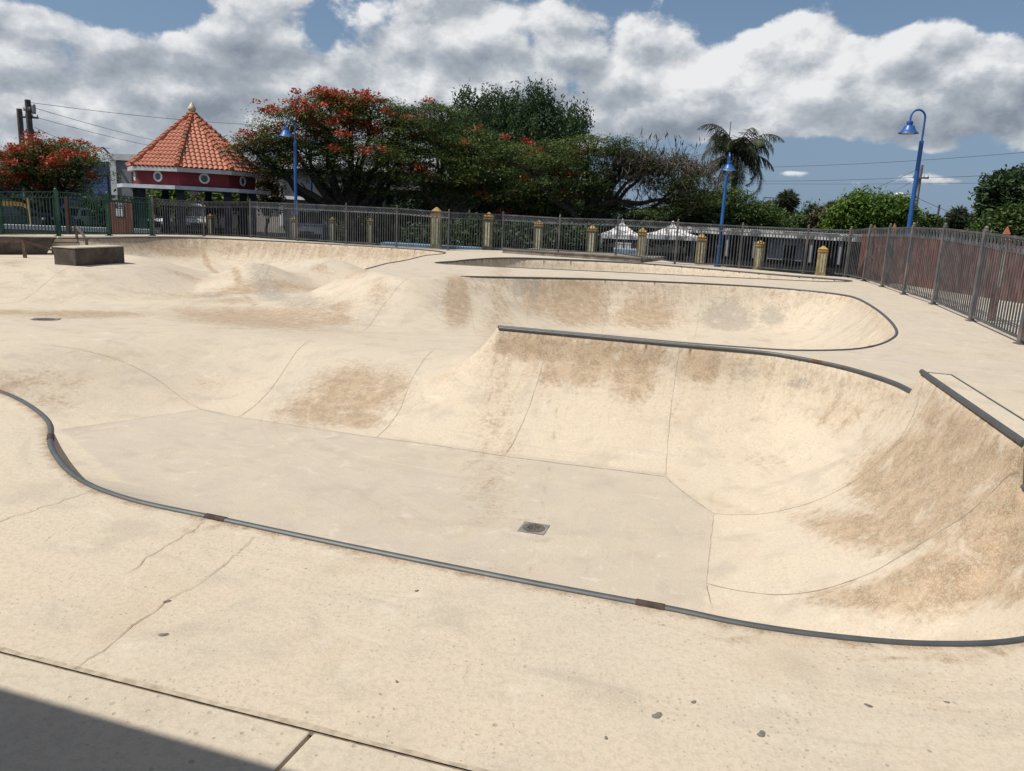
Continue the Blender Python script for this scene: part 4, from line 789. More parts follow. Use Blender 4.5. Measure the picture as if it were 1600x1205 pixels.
# brick red boundary wall beyond the right fence
M_rwall = None
def red_mat():
    m, t, b = new_mat('red_wall_boards'); tc = t.n('ShaderNodeTexCoord').outputs['Object']
    mp = t.n('ShaderNodeMapping'); mp.inputs['Scale'].default_value = (1, 1, .12); t.l(tc, mp.inputs[0])
    c = t.mix(t.step(t.noise(mp.outputs[0], 5, 5, .6), .35, .65), (.13, .035, .022), (.24, .075, .05)); c = t.mix(t.math('MULTIPLY', t.step(t.noise(tc, .8, 5, .6), .5, .7), .5), c, (.06, .03, .025))
    t.l(c, b.inputs['Base Color']); b.inputs['Roughness'].default_value = .85; return m
M_rwall = red_mat()
RW = [V3(12.9, 30.2), V3(13.6, 25.6), V3(14.0, 21.0), V3(13.6, 16.5), V3(12.9, 11.5), V3(12.2, 8.)]
for i, (a, b) in enumerate(zip(RW[:-1], RW[1:])):
    d = b-a; L = np.linalg.norm(d); hgt = (1.66, 1.58, 1.42, 1.30, 1.25)[i]
    r = empty('wall', (*a, -.05), math.atan2(d[1], d[0]), ('tall dark red boarded wall at the far right fence corner', 'dark red boarded wall behind the middle of the right fence', 'red wall with faded orange patch behind the right fence', 'red wall with a grey and white mural patch near the picture edge', 'red wall continuing past the right picture edge')[i], 'wall', None)
    mb = MB(); nb = int(L/.22)
    for k in range(nb): mb.box((L*(k+.5)/nb, 0, hgt/2), (L/nb-.012, .08+.02*(k % 2), hgt-.04*((k*7) % 3)))
    mb.build('board', M_rwall, r); slab(r, 'rail', 0, L, .05, .11, hgt*.75, hgt*.75+.1, M_rwall)
    if i >= 2:
        for (u, v, su, sv, colr) in (((.25, .6, .18, .5, (.42, .19, .05)), (.55, .75, .3, .2, (.36, .14, .07)), (.75, .45, .15, .5, (.20, .22, .25)), (.9, .5, .06, .3, (.4, .4, .4))) if i == 2 else ((.2, .5, .2, .6, (.17, .19, .23)), (.3, .55, .08, .3, (.5, .5, .5)), (.5, .6, .14, .3, (.36, .13, .07)), (.75, .45, .2, .5, (.15, .18, .20)), (.85, .6, .06, .25, (.6, .58, .52)))):
            mb = MB(); n = 13; cx, cz = u*L, v*hgt; rr = [.6+.5*random.random() for _ in range(n)]
            mb.add([(cx+su*L*.5*rr[j]*math.cos(2*math.pi*j/n), .066, max(.05, min(hgt-.05, cz+sv*hgt*.5*rr[j]*math.sin(2*math.pi*j/n)))) for j in range(n)]+[(cx, .066, cz)], [(n, (j+1) % n, j) for j in range(n)])
            mb.build('mural_patch', rough_mat('mural_paint', tuple(c*.7 for c in colr), colr, 4, .8), r)
M_rcap = rough_mat('pillar_cap_rust', (.26, .085, .04), (.36, .14, .07), 4, .8)
for px, pt_, y, lb in ((1362, 351, 27.5, 'red pillar with dark cap behind the far end of the right fence'), (1392, 348.5, 26., 'red pillar with rust cap left of the tall blue lamp post'), (1566, 353.5, 16.8, 'red pillar with orange brown cap nearest the right picture edge')):
    pillar(px-10, 460, pt_, y, lb, 240/y, False, 'red pillars of the right boundary wall', M_rcap, M_rwall)

# ------------------------------------------------------------------ sign, posts, tents
def local(px, py, y): return Y(px, py, y)
a, b = Y(172, 316, 42.5), Y(207, 318, 42.2); r = empty('notice_panel', (a[0], a[1], -.6), math.atan2(b[1]-a[1], b[0]-a[0]), 'brown red timber panel carrying a black and white notice', 'panel')
L = np.linalg.norm((b-a)[:2]); h = a[2]+.6; mb = MB(); n = 9
for k in range(n): mb.box((L*(k+.5)/n, 0, h/2), (L/n-.012, .06, h))
mb.build('board', M_rwall, r); k = L/35.
nb = slab(r, 'notice', 9*k, 21.5*k, -.06, -.034, h-.72, h-.02, rough_mat('notice_back', (.33, .35, .37), (.42, .44, .46), 3, .6)); slab(nb, 'header', 9.8*k, 20.7*k, -.066, -.061, h-.30, h-.06, rough_mat('notice_black', (.015, .015, .018), (.03, .03, .03), 4, .6))
mb = MB()
def glyph(ch, x, z, w, hh):
    G = {'E': [(0, 0, 0, 1), (0, 1, 1, 1), (0, .5, .8, .5), (0, 0, 1, 0)], 'D': [(0, 0, 0, 1), (0, 1, .8, 1), (.9, .9, .9, .1), (.8, 0, 0, 0)], 'O': [(0, 0, 0, 1), (0, 1, 1, 1), (1, 1, 1, 0), (1, 0, 0, 0)], 'I': [(.5, 0, .5, 1)]}[ch]
    for x0, z0, x1, z1 in G: mb.bar((x+x0*w, -.068, z+z0*hh), (x+x1*w, -.068, z+z1*hh), .004, .028)
for i, ch in enumerate('IDO'): glyph(ch, (10.6+3.6*i)*k, h-.25, 2.2*k, .14)
mb.build('lettering', M_white, nb)
mb = MB()
for row in range(4):
    for c_ in range(2): mb.box(((10.2+c_*5.6+2.4)*k, -.064, h-.37-.09*row), (4.6*k, .006, .055))
mb.build('text_line', M_white, nb)
a = Y(107, 357, 43); mb = MB(); mb.box((a[0], a[1], .48), (.16, .16, 2.18)); tag(mb.build('timber_post', rough_mat('red_post', (.16, .03, .03), (.22, .05, .045), 3, .7)), 'slim dark red post behind the green fence', 'post')
a = Y(50, 360, 45); mb = MB(); mb.bar((a[0], a[1], -.6), (a[0]-.1, a[1], 1.4), .07); tag(mb.build('stake', rough_mat('stake_wood', (.40, .25, .11), (.5, .34, .17), 5, .8)), 'pale orange wooden stake between the parked cars', 'stake')
M_tent = rough_mat('tent_dappled_shade', (.16, .16, .16), (.62, .62, .61), 2.6, .7, lo=.40, hi=.55); M_tleg = rough_mat('tent_leg', (.4, .4, .4), (.5, .5, .5), 3, .5, .5)  # dark mottling on the canopies paints in dappled tree shadow
def tent(px, pya, pxl, pyl, pxr, pyr, y, label):
    ap, l, r_ = Y(px, pya, y), Y(pxl, pyl, y), Y(pxr, pyr, y); c = (l+r_)/2; w = np.linalg.norm((r_-l)[:2])/2; ze_ = min(l[2], r_[2]); zt_ = ap[2]
    o = empty('market_tent', (c[0], y, 0), -.12, label, 'tent', 'white canopy tents behind the far fence'); mb = MB(); n = 8
    ringp = []
    for (u, z) in ((1, ze_), (.62, ze_+(zt_-ze_)*.24), (.28, ze_+(zt_-ze_)*.62), (.03, zt_)):
        q_ = []
        for sx, sy in ((-1, -1), (0, -1), (1, -1), (1, 0), (1, 1), (0, 1), (-1, 1), (-1, 0)):
            sag = .06*(1-u)*0+(-.05 if (sx == 0 or sy == 0) and u < 1 else 0); q_.append((sx*w*u, sy*w*u, z+sag))
        ringp.append(q_)
    low = [(x, y_, ze_-.24) for x, y_, _ in ringp[0]]; vs = low+[p for q_ in ringp for p in q_]
    mb.add(vs, [(i*8+j, i*8+(j+1) % 8, (i+1)*8+(j+1) % 8, (i+1)*8+j) for i in range(4) for j in range(8)]+[tuple(range(32, 40))]); mb.build('canopy', M_tent, o)
    mb = MB(); mb.lathe([(.05, -.05), (.1, .05), (.07, .13), (.005, .18)], (0, 0, zt_), 8); mb.build('finial', M_tent, o)
    for sx in (-1, 1):
        for sy in (-1, 1):
            mb = MB(); mb.box((sx*w*.97, sy*w*.97, (ze_-.8)/2), (.06, .06, ze_+.4)); mb.build('leg', M_tleg, o)
tent(982, 347.5, 940, 365, 1003, 363, 46, 'white canopy tent left of the pillar at the kerb wall end')
tent(1048, 350, 1012, 363, 1088, 369, 45, 'white canopy tent nearest the blue lamp post, with a round finial')
# stall table with pale blue cloth under the left tent
a = Y(977, 385, 44.3); r = empty('stall_table', (a[0], a[1], -.6), -.1, 'stall table with pale blue cloth and crates under the left tent', 'table')
slab(r, 'top', -.6, .6, -.4, .4, .72, .76, M_white); slab(r, 'cloth', -.63, .63, -.43, .43, .1, .715, rough_mat('cloth_blue', (.16, .25, .36), (.34, .42, .50), 3, .8))
for sx in (-.5, .5): slab(r, 'leg', sx-.03, sx+.03, -.3, .3, 0, .1, M_tleg)
for i, (x, w) in enumerate(((-.35, .4), (.12, .36))):
    o = empty('crate', (a[0]+x, a[1], .162), -.1, ('pale grey crate at the left on the blue stall table', 'pale grey crate at the right on the blue stall table')[i], 'crate', 'crates on the blue stall table')
    slab(o, 'body', -w/2, w/2, -.2, .2, 0, .26, rough_mat('crate_grey', (.3, .32, .35), (.5, .52, .54), 6, .7)); slab(o, 'lid', -w/2-.01, w/2+.01, -.21, .21, .262, .30, M_white)

# ------------------------------------------------------------------ vehicles
M_tyre = rough_mat('tyre', (.012, .012, .012), (.025, .025, .025), 8, .85); M_rim = rough_mat('rim', (.30, .30, .31), (.45, .45, .46), 3, .35, .7)
M_hl = rough_mat('headlight', (.55, .56, .58), (.7, .7, .72), 4, .15); M_tl = rough_mat('taillight', (.22, .01, .01), (.3, .02, .02), 4, .25); M_trim = rough_mat('car_trim', (.015, .015, .016), (.03, .03, .03), 4, .6)
def car(loc, rz, label, paint, kind='sedan', Lc=4.4, Wc=1.75, Hc=1.45, name='parked_car', cat='car'):
    r = empty(name, loc, rz, label, cat)
    m = rough_mat('car_paint', tuple(c*.9 for c in paint), paint, .8, .22, spec=.6)
    hb = .92 if kind != 'van' else 1.05
    if kind == 'sedan': body = [(-.5, .28), (-.5, .62), (-.47, .80), (-.36, .88), (.22, hb), (.42, .80), (.495, .66), (.5, .28)]; roof = [(-.34, .86), (-.17, Hc-.03), (-.02, Hc), (.10, Hc-.04), (.27, .90)]
    elif kind == 'suv': body = [(-.5, .32), (-.5, .75), (-.49, 1.0), (.20, 1.04), (.44, .95), (.5, .80), (.5, .32)]; roof = [(-.485, 1.0), (-.43, Hc-.06), (-.36, Hc), (.02, Hc), (.12, Hc-.05), (.25, 1.03)]
    else: body = [(-.5, .30), (-.5, 1.1), (.30, 1.1), (.46, 1.02), (.5, .8), (.5, .30)]; roof = [(-.495, 1.1), (-.48, Hc-.15), (-.42, Hc), (.16, Hc), (.22, Hc-.1), (.38, 1.09)]
    def shell(mb, prof, w0, w1, z0, z1):
        n = len(prof); vs = []
        for s in (-1, 1):
            for x, z in prof:
                f = (z-z0)/(z1-z0+1e-6); vs.append((x*Lc, s*(w0+(w1-w0)*f)/2, z))
        mb.add(vs, [tuple(range(n-1, -1, -1)) if False else tuple(range(n)), tuple(range(2*n-1, n-1, -1))]+[(i, n+i, n+(i+1) % n, (i+1) % n) for i in range(n)])
    mb = MB(); shell(mb, body, Wc, Wc*.96, .3, 1.); b_ = mb.build('body', m, r, False, .05)
    mb = MB(); shell(mb, roof, Wc*.94, Wc*.78, roof[0][1], Hc); mb.build('cabin', m, r, False, .035)
    def lerp(p, q_, f): return (p[0]+(q_[0]-p[0])*f, p[1]+(q_[1]-p[1])*f)
    zb, wz = roof[0][1], lambda z: (Wc*.94+(Wc*.78-Wc*.94)*(z-roof[0][1])/(Hc-roof[0][1]))/2
    for s in (-1, 1):                       # side windows
        z0, z1 = zb+.07, Hc-.12
        xl0, xl1 = roof[0][0]*Lc+.14+(0 if kind != 'sedan' else .16), (roof[1][0])*Lc+.06; xr0, xr1 = roof[-1][0]*Lc-.25, (roof[-2][0])*Lc-.08
        for u0, u1 in ((0.02, .47), (.53, .98)):
            P = [(xl0+(xr0-xl0)*u0, z0), (xl0+(xr0-xl0)*u1, z0), (xl1+(xr1-xl1)*u1, z1), (xl1+(xr1-xl1)*u0, z1)]
            mb = MB(); vs = [(x, s*(wz(z)+.008), z) for x, z in P]; mb.add(vs, [(0, 1, 2, 3) if s < 0 else (3, 2, 1, 0)]); mb.build('window', M_glass, r)
        mb = MB(); mb.box((roof[-1][0]*Lc-.15, s*(Wc/2+.08), zb+.12), (.14, .16, .13)); mb.build('mirror', m, r, False, .02)
        for x in (.31, -.31):
            mb = MB(); prof = [(.21, -.09), (.31, -.09), (.325, -.05), (.325, .05), (.31, .09), (.21, .09)]; c = V3(x*Lc, s*(Wc/2-.10), .325)
            n = 18; vs = [(c[0]+rr*math.cos(2*math.pi*j/n), c[1]+yy, c[2]+rr*math.sin(2*math.pi*j/n)) for rr, yy in prof for j in range(n)]
            mb.add(vs, [(i*n+j, (i+1)*n+j, (i+1)*n+(j+1) % n, i*n+(j+1) % n) for i in range(5) for j in range(n)]); w = mb.build('wheel', M_tyre, r, True)
            mb = MB(); vs = [(c[0]+rr*math.cos(2*math.pi*j/n), c[1]+yy*s, c[2]+rr*math.sin(2*math.pi*j/n)) for rr, yy in ((.215, .06), (.19, .075), (.06, .05)) for j in range(n)]
            mb.add(vs, [(i*n+j, i*n+(j+1) % n, (i+1)*n+(j+1) % n, (i+1)*n+j) for i in range(2) for j in range(n)]+[tuple(range(2*n, 3*n))]); mb.build('rim', M_rim, w)
        mb = MB(); mb.box((.485*Lc, s*Wc*.36, .74), (.10, .34, .13)); mb.build('headlight', M_hl, r, False, .02)
        mb = MB(); mb.box((-.492*Lc, s*Wc*.40, .80), (.08, .20, .22)); mb.build('taillight', M_tl, r, False, .02)
    for (p, q_, nm) in ((roof[-1], roof[-2], 'windscreen'), (roof[0], roof[1], 'rear_window')):
        a0, a1 = lerp(p, q_, .12), lerp(p, q_, .93); d = .012*(1 if nm == 'windscreen' else -1)
        vs = [(a0[0]*Lc+d, -wz(a0[1])*.90, a0[1]+.008), (a0[0]*Lc+d, wz(a0[1])*.90, a0[1]+.008), (a1[0]*Lc+d, wz(a1[1])*.86, a1[1]+.008), (a1[0]*Lc+d, -wz(a1[1])*.86, a1[1]+.008)]
        mb = MB(); mb.add(vs, [(0, 1, 2, 3) if nm == 'windscreen' else (3, 2, 1, 0)]); mb.build(nm, M_glass, r)
    mb = MB(); mb.box((.497*Lc, 0, .46), (.08, Wc*.9, .24)); mb.build('bumper', M_trim, r, False, .03); mb = MB(); mb.box((-.497*Lc, 0, .46), (.08, Wc*.9, .22)); mb.build('bumper', M_trim, r, False, .03)
    mb = MB(); mb.box((.503*Lc, 0, .66), (.03, Wc*.45, .12)); mb.build('grille', M_trim, r); return r
def car_at(px, py, y, rz, label, paint, **kw):
    p = Y(px, py, y); car((p[0], p[1], -.6), rz, label, paint, **kw)
car_at(18, 340, 50, .15, 'black parked car behind the green fence at the left edge', (.015, .016, .018))
car_at(78, 340, 53, .25, 'blue parked car behind the green fence', (.010, .035, .10), Lc=3.6)
car_at(122, 342, 55, 1.5, 'small white car half hidden by the slim red post', (.6, .6, .6), Lc=3.9)
car_at(251, 352, 57.5, -1.35, 'white parked car facing the park beneath the pavilion edge', (.68, .68, .67), kind='suv', Lc=4.3, Hc=1.55, Wc=1.8)
car_at(306, 352, 58.5, -1.15, 'white high roofed van in the pavilion shade', (.62, .62, .62), kind='van', Lc=4.8, Hc=2.05, Wc=1.95, name='parked_van', cat='van')
car_at(490, 362, 52, -1.5, 'pale grey van behind the second blue lamp post', (.42, .43, .44), kind='van', Lc=4.6, Hc=2.05, Wc=2., name='parked_van', cat='van')
p = A(1640, 470); car((15.9, 14.6, -.05), 1.75, 'white car beyond the red wall at the right edge', (.66, .66, .65), kind='suv', Hc=1.7)

# ------------------------------------------------------------------ utility poles, masts and wires
M_wood = rough_mat('pole_wood', (.055, .045, .04), (.12, .105, .095), 3, .9); M_wire = rough_mat('wire', (.05, .05, .055), (.08, .08, .085), 3, .6); M_galv = rough_mat('galvanised', (.22, .23, .24), (.34, .35, .36), 3, .5, .4)
def upole(px, pyt, pxb, y, label, r=.16, arms=(), mat=None, name='utility_pole', cat='utility pole'):
    t_ = Y(px, pyt, y); b = V3(t_[0], y, -.6); b[0] = t_[0]
    o = empty(name, b, 0, label, cat); h = t_[2]+.6
    mb = MB(); mb.tube([(0, 0, 0), (0, 0, h*.5), (0, 0, h)], [r*1.25, r*1.1, r], 10); mb.build('shaft', mat or M_wood, o, True)
    for dz, w, ang in arms:
        mb = MB(); mb.bar((-w/2, -.16, h-dz), (w/2, -.16+w*ang, h-dz), .10, .12); ar = mb.build('crossarm', mat or M_wood, o)
        mb = MB()
        for s in (-.45, -.15, .2, .45): mb.lathe([(.03, 0), (.05, .05), (.03, .1), (.05, .13), (.01, .18)], (w*s, -.16+w*ang*(s+.5), h-dz+.06), 8)
        mb.build('insulator', M_galv, ar)
    return o
upole(30, 170, 38, 58, 'shorter dark wooden pole in front of the red flowering bush', .18)
o = upole(43, 156, 48, 61, 'taller wooden utility pole with crossarms at the left', .2, ((.75, .5, 0), (1.25, 1.3, .2), (2.3, 1.5, .1)))
mb = MB(); mb.lathe([(.13, 0), (.15, .1), (.15, .6), (.10, .7)], (.4, 0, 8.0), 10); mb.build('transformer', M_galv, o)
upole(1440, 258, 1436, 62, 'grey utility pole behind the tall blue lamp post', .14, ((.95, 1.2, 0),), rough_mat('pole_grey', (.16, .15, .14), (.25, .24, .22), 3, .9))
upole(1468, 320, 1467, 95, 'small distant pole with a crossarm by the round palm', .11, ((2.6, 1.4, 0),))
o = upole(1208, 309, 1204, 90, 'thin white floodlight mast by the fan palm', .08, ((.05, 2.2, 0),), M_galv, 'floodlight_mast', 'mast')
upole(1142, 190, 1142, 110, 'thin tall radio mast behind the palm', .07, (), M_galv, 'radio_mast', 'mast')
# cobra-head light on the grey pole
a = Y(1412, 304, 61.5); b = Y(1437, 311, 61.9); o = empty('road_light', b, 0, 'white cobra head road light on the grey utility pole', 'street light')
mb = MB(); mb.tube([(0, 0, 0), (-.6, 0, .35), *( [tuple(a-b)] )], .04, 6); mb.build('arm', M_galv, o); k = a-b
mb = MB(); mb.tube([(k[0]+.3, 0, k[2]+.02), (k[0], 0, k[2]+.03), (k[0]-.35, 0, k[2]), (k[0]-.5, 0, k[2]-.02)], [.06, .13, .13, .03], 8); mb.build('head', M_white, o, True)
def wire(p, q_, label, sag=.5, r=.018):
    r *= .62; P = [p+(q_-p)*f-V3(0, 0, 4*sag*f*(1-f)) for f in np.linspace(0, 1, 24)]; mb = MB(); mb.tube(P, r, 5); tag(mb.build('overhead_wire', M_wire), label, 'wire', 'overhead wires')
wire(Y(45, 160, 61), Y(420, 196, 90), 'topmost overhead wire from the taller left pole towards the pavilion', .25, .03); wire(Y(48, 167, 61), Y(300, 232, 95), 'second overhead wire from the taller left pole', .2, .028); wire(Y(52, 182, 61), Y(280, 236, 95), 'third overhead wire from the taller left pole', .2, .028)
wire(Y(54, 199, 61), Y(172, 232, 62), 'slack thick wire from the taller left pole to the grey building', .35, .03)
wire(Y(1150, 262, 75), Y(1700, 229, 60), 'uppermost wire crossing the sky behind the tall blue lamp', .3, .028); wire(Y(1150, 283, 75), Y(1440, 277, 62), 'middle wire left of the grey utility pole', .1, .026); wire(Y(1440, 277, 62), Y(1700, 254, 60), 'middle wire right of the grey utility pole', .3, .026)
wire(Y(1150, 287, 75), Y(1700, 284, 66), 'lower level wire crossing behind the tall blue lamp', .1, .022); wire(Y(1440, 262, 62), Y(1300, 322, 110), 'sloping guy wire down to the bright green tree', .1, .024); wire(Y(1441, 275, 62), Y(1370, 312, 110), 'lower sloping guy wire behind the tall blue lamp', .1, .024)
wire(Y(1439, 312, 62), Y(1650, 352, 80), 'drooping wire from the grey pole towards the right trees', .9, .028)

# ------------------------------------------------------------------ roof over the viewer, casting the shade at lower left
hr = 3.3; off = V3(-sd[0], -sd[1])/sd[2]*hr
s0, s1 = A(0, 1092)[:2]-off, A(385, 1205)[:2]-off; dd = (s1-s0)/np.linalg.norm(s1-s0); pn = V3(dd[1], -dd[0])
c = s0-dd*.6; r = empty('shade_canopy', (c[0], c[1], 0), math.atan2(dd[1], dd[0]), 'flat shade canopy over the viewer at the apron', 'canopy')
slab(r, 'roof', -12, 14, -12, 0, hr, hr+.14, M_fascia)  # roof stretched far out of view to block more ambient light
for x in (-11, 13): slab(r, 'post', x, x+.14, -5.2, -5.06, 0, hr, M_fpost)
# ------------------------------------------------------------------ trees
def leaf_mat(name, c1, c2, c3, trans=.25):
    m = bpy.data.materials.new(name); m.use_nodes = True; t = NT(m.node_tree); b = m.node_tree.nodes['Principled BSDF']; out = m.node_tree.nodes['Material Output']
    a = t.n('ShaderNodeAttribute', attribute_name='tint'); rp = t.n('ShaderNodeValToRGB'); rp.color_ramp.elements[0].color = (*c1, 1); rp.color_ramp.elements[1].color = (*c3, 1)
    e = rp.color_ramp.elements.new(.5); e.color = (*c2, 1); t.l(a.outputs['Fac'], rp.inputs[0])
    t.l(rp.outputs[0], b.inputs['Base Color']); b.inputs['Roughness'].default_value = .6; b.inputs['Specular IOR Level'].default_value = .25
    tr = t.n('ShaderNodeBsdfTranslucent'); t.l(t.mix(1., rp.outputs[0], (1.1, 1.15, .6), 'MULTIPLY'), tr.inputs[0]); mx = t.n('ShaderNodeMixShader'); mx.inputs[0].default_value = trans
    t.l(b.outputs[0], mx.inputs[1]); t.l(tr.outputs[0], mx.inputs[2]); t.l(mx.outputs[0], out.inputs[0]); return m
M_bark = rough_mat('bark', (.018, .014, .011), (.048, .039, .032), 5, .95); M_barkl = rough_mat('bark_light', (.09, .075, .06), (.20, .17, .14), 4, .95)
L_flam = leaf_mat('leaf_flamboyant', (.030, .050, .015), (.075, .112, .032), (.145, .175, .055)); L_dark = leaf_mat('leaf_dark', (.017, .034, .016), (.036, .066, .028), (.072, .11, .045)); L_mango = leaf_mat('leaf_mango', (.030, .065, .010), (.075, .135, .020), (.14, .20, .04))
L_mid = leaf_mat('leaf_mid', (.026, .048, .013), (.058, .096, .026), (.11, .145, .045)); L_palm = leaf_mat('leaf_palm', (.020, .029, .016), (.044, .058, .032), (.09, .105, .062)); L_brown = leaf_mat('leaf_brown', (.035, .024, .016), (.07, .055, .03), (.10, .11, .045))
L_red = leaf_mat('blossom_red', (.21, .026, .016), (.38, .062, .034), (.50, .14, .075), .25); L_pod = leaf_mat('seed_pod', (.022, .014, .010), (.04, .027, .019), (.06, .042, .03), .0)
def cards(C, N, spread, size, asp=.5, up=.6, rng=RNG, tint=None, droop=0.):
    """N small leaf faces round each clump centre of C"""
    k = len(C)*N; c = np.repeat(np.asarray(C), N, 0); g = rng.normal(0, 1, (k, 3))*np.asarray(spread)
    p = c+g
    nrm = rng.normal(0, 1, (k, 3)); nrm[:, 2] = np.abs(nrm[:, 2])+up; nrm /= np.linalg.norm(nrm, axis=1)[:, None]
    a = rng.normal(0, 1, (k, 3)); a[:, 2] -= droop; a -= nrm*(a*nrm).sum(1)[:, None]; a /= np.linalg.norm(a, axis=1)[:, None]+1e-9
    b = np.cross(nrm, a); s = (size*(.6+.8*rng.random(k)))[:, None]
    P = np.stack([p-a*s, p-b*s*asp+a*s*.1, p+a*s, p+b*s*asp+a*s*.1], 1)
    tv = np.repeat(tint, N)+rng.normal(0, .14, k) if tint is not None else .5+rng.normal(0, .2, k)
    return P.reshape(-1, 3), np.repeat(np.clip(tv, 0, 1), 4)
def lobes_pts(lobes, n, rng=RNG, shell=.5, ymin=None):
    vol = np.array([l[3]*l[4]*l[5] for l in lobes]); w = vol**.75; w /= w.sum(); out = []
    for l, cnt in zip(lobes, (w*n).astype(int)+1):
        d = rng.normal(0, 1, (cnt, 3)); d /= np.linalg.norm(d, axis=1)[:, None]; r_ = rng.random(cnt)**(1/3*shell+.05)
        out.append(np.array(l[:3])+d*r_[:, None]*np.array(l[3:6]))
    return np.concatenate(out)
def lob(px, py, rx, rz, y, ry=None):
    c = Y(px, py, y); k = y/F*1.03; return (c[0], c[1], c[2], rx*k, (ry or rx)*k, rz*k)
def limb(a, b, bend, r0, r1, n=9, wob=.0, rng=RNG):
    a, b = np.array(a), np.array(b); m = (a+b)/2+np.array(bend); P = [a*(1-t)**2+2*m*t*(1-t)+b*t*t for t in np.linspace(0, 1, n)]
    if wob: P = [p+(rng.normal(0, wob, 3) if 0 < i < n-1 else 0) for i, p in enumerate(P)]
    return P, list(np.linspace(r0, r1, n))
def tree(name, label, cat, base, lobes, nclump, nleaf, leafm, size, spread, group=None, asp=.45, up=.6, trunk_r=.3, bark=None, fork=.35, flowers=0., fl_sel=None, nlimb=None, twigs=.5, shell=.5, seed=1, droop=0., tintb=(.5, .22), trunks=1, extra_limbs=None):
    rng = np.random.default_rng(seed); base = np.array(base, float); lobes = [l if len(l) == 6 else l for l in lobes]
    root = empty(name, base, 0, label, cat, group)
    C = lobes_pts(lobes, nclump, rng, shell); C = C[C[:, 2] > base[2]+.2]
    cen = np.mean([l[:3] for l in lobes], 0); zmax = max(l[2]+l[5] for l in lobes)
    mb = MB(); fk = base+V3((cen[0]-base[0])*.25, (cen[1]-base[1])*.25, (cen[2]-base[2])*fork)
    P, R_ = limb(base, fk, rng.normal(0, .15, 3), trunk_r*1.25, trunk_r*.95); mb.tube([p-base for p in P], R_, 9)
    LP = [(fk, trunk_r*.5)]
    for l in lobes:
        e = np.array(l[:3])-V3(0, 0, l[5]*.15); P, R_ = limb(fk-V3(0, 0, .1), e, V3(0, 0, -.12*np.linalg.norm(e-fk))+rng.normal(0, .1*np.linalg.norm(e-fk), 3), trunk_r*.7, trunk_r*.16, 10, .05)
        mb.tube([p-base for p in P], R_, 7); LP += [(p, r_) for p, r_ in zip(P[3:], R_[3:])]
    for P, R_ in (extra_limbs or []): mb.tube([np.array(p)-base for p in P], R_, 7); LP += [(np.array(p), r_) for p, r_ in zip(P, R_)]
    pts = np.array([p for p, _ in LP]); rr = np.array([r_ for _, r_ in LP])
    for c in C[rng.random(len(C)) < twigs]:
        d = np.linalg.norm(pts-c, axis=1); i = int(d.argmin()); P, R_ = limb(pts[i], c, V3(0, 0, -.1*d[i])+rng.normal(0, .12*d[i]+.01, 3), min(rr[i]*.55, .07), .012, 5); mb.tube([p-base for p in P], R_, 4, caps=False)
    mb.build('trunk', bark or M_bark, root, True)
    tint = np.clip(rng.normal(tintb[0], tintb[1], len(C)), 0, 1)
    V, T = cards(C-base, nleaf, spread, size, asp, up, rng, tint, droop); quads('crown', V, 4, leafm, root, T)
    if flowers:
        top = C[:, 2]; sel = np.zeros(len(C), bool)
        sc = fl_sel(C) if fl_sel else np.ones(len(C)); sel = rng.random(len(C)) < flowers*sc
        Fc = C[sel]+V3(0, 0, spread[2]*1.6)-fw*.45
        sub = np.repeat(Fc, 3, 0)+rng.normal(0, 1, (len(Fc)*3, 3))*np.array([.30, .30, .12])
        V, T = cards(sub-base, 30, (.17, .17, .09), .07, .8, .3, rng, np.clip(rng.normal(.5, .2, len(sub)), 0, 1)); quads('blossom', V, 4, L_red, root, T)
    return root, C
def lobs(L, y): return [lob(a, b, c, d, y+e) for a, b, c, d, e in L]
def gp(px, y): p = Y(px, 340, y); return (p[0], y, -.6)
FLA = dict(size=.09, spread=(.50, .50, .11), asp=.32, up=1.3)
# red flowering bush at the left edge
def top_bias(zlo, zhi): return lambda C: np.clip((C[:, 2]-zlo)/(zhi-zlo), 0, 1)**1.3
z_ = lambda py, px, y: Y(px, py, y)[2]
tree('flamboyant_tree', 'small red flowering flamboyant tree at the left edge by the wooden poles', 'tree', gp(92, 52), lobs([(90, 250, 55, 28, 0), (30, 275, 48, 24, 1), (128, 268, 36, 24, -1), (65, 240, 35, 16, 0), (115, 240, 35, 14, 1), (-10, 285, 30, 18, 0), (80, 285, 54, 22, 1.5), (40, 255, 40, 16, 0)], 52), 300, 95, L_flam, group='red flowering trees', trunk_r=.26, fork=.35, flowers=.62, fl_sel=lambda C: np.clip((C[:, 2]-z_(292, 90, 52))/2.2, .0, 1)*.55+.55*(C[:, 0] < Y(45, 280, 52)[0])+.15, seed=3, **FLA)
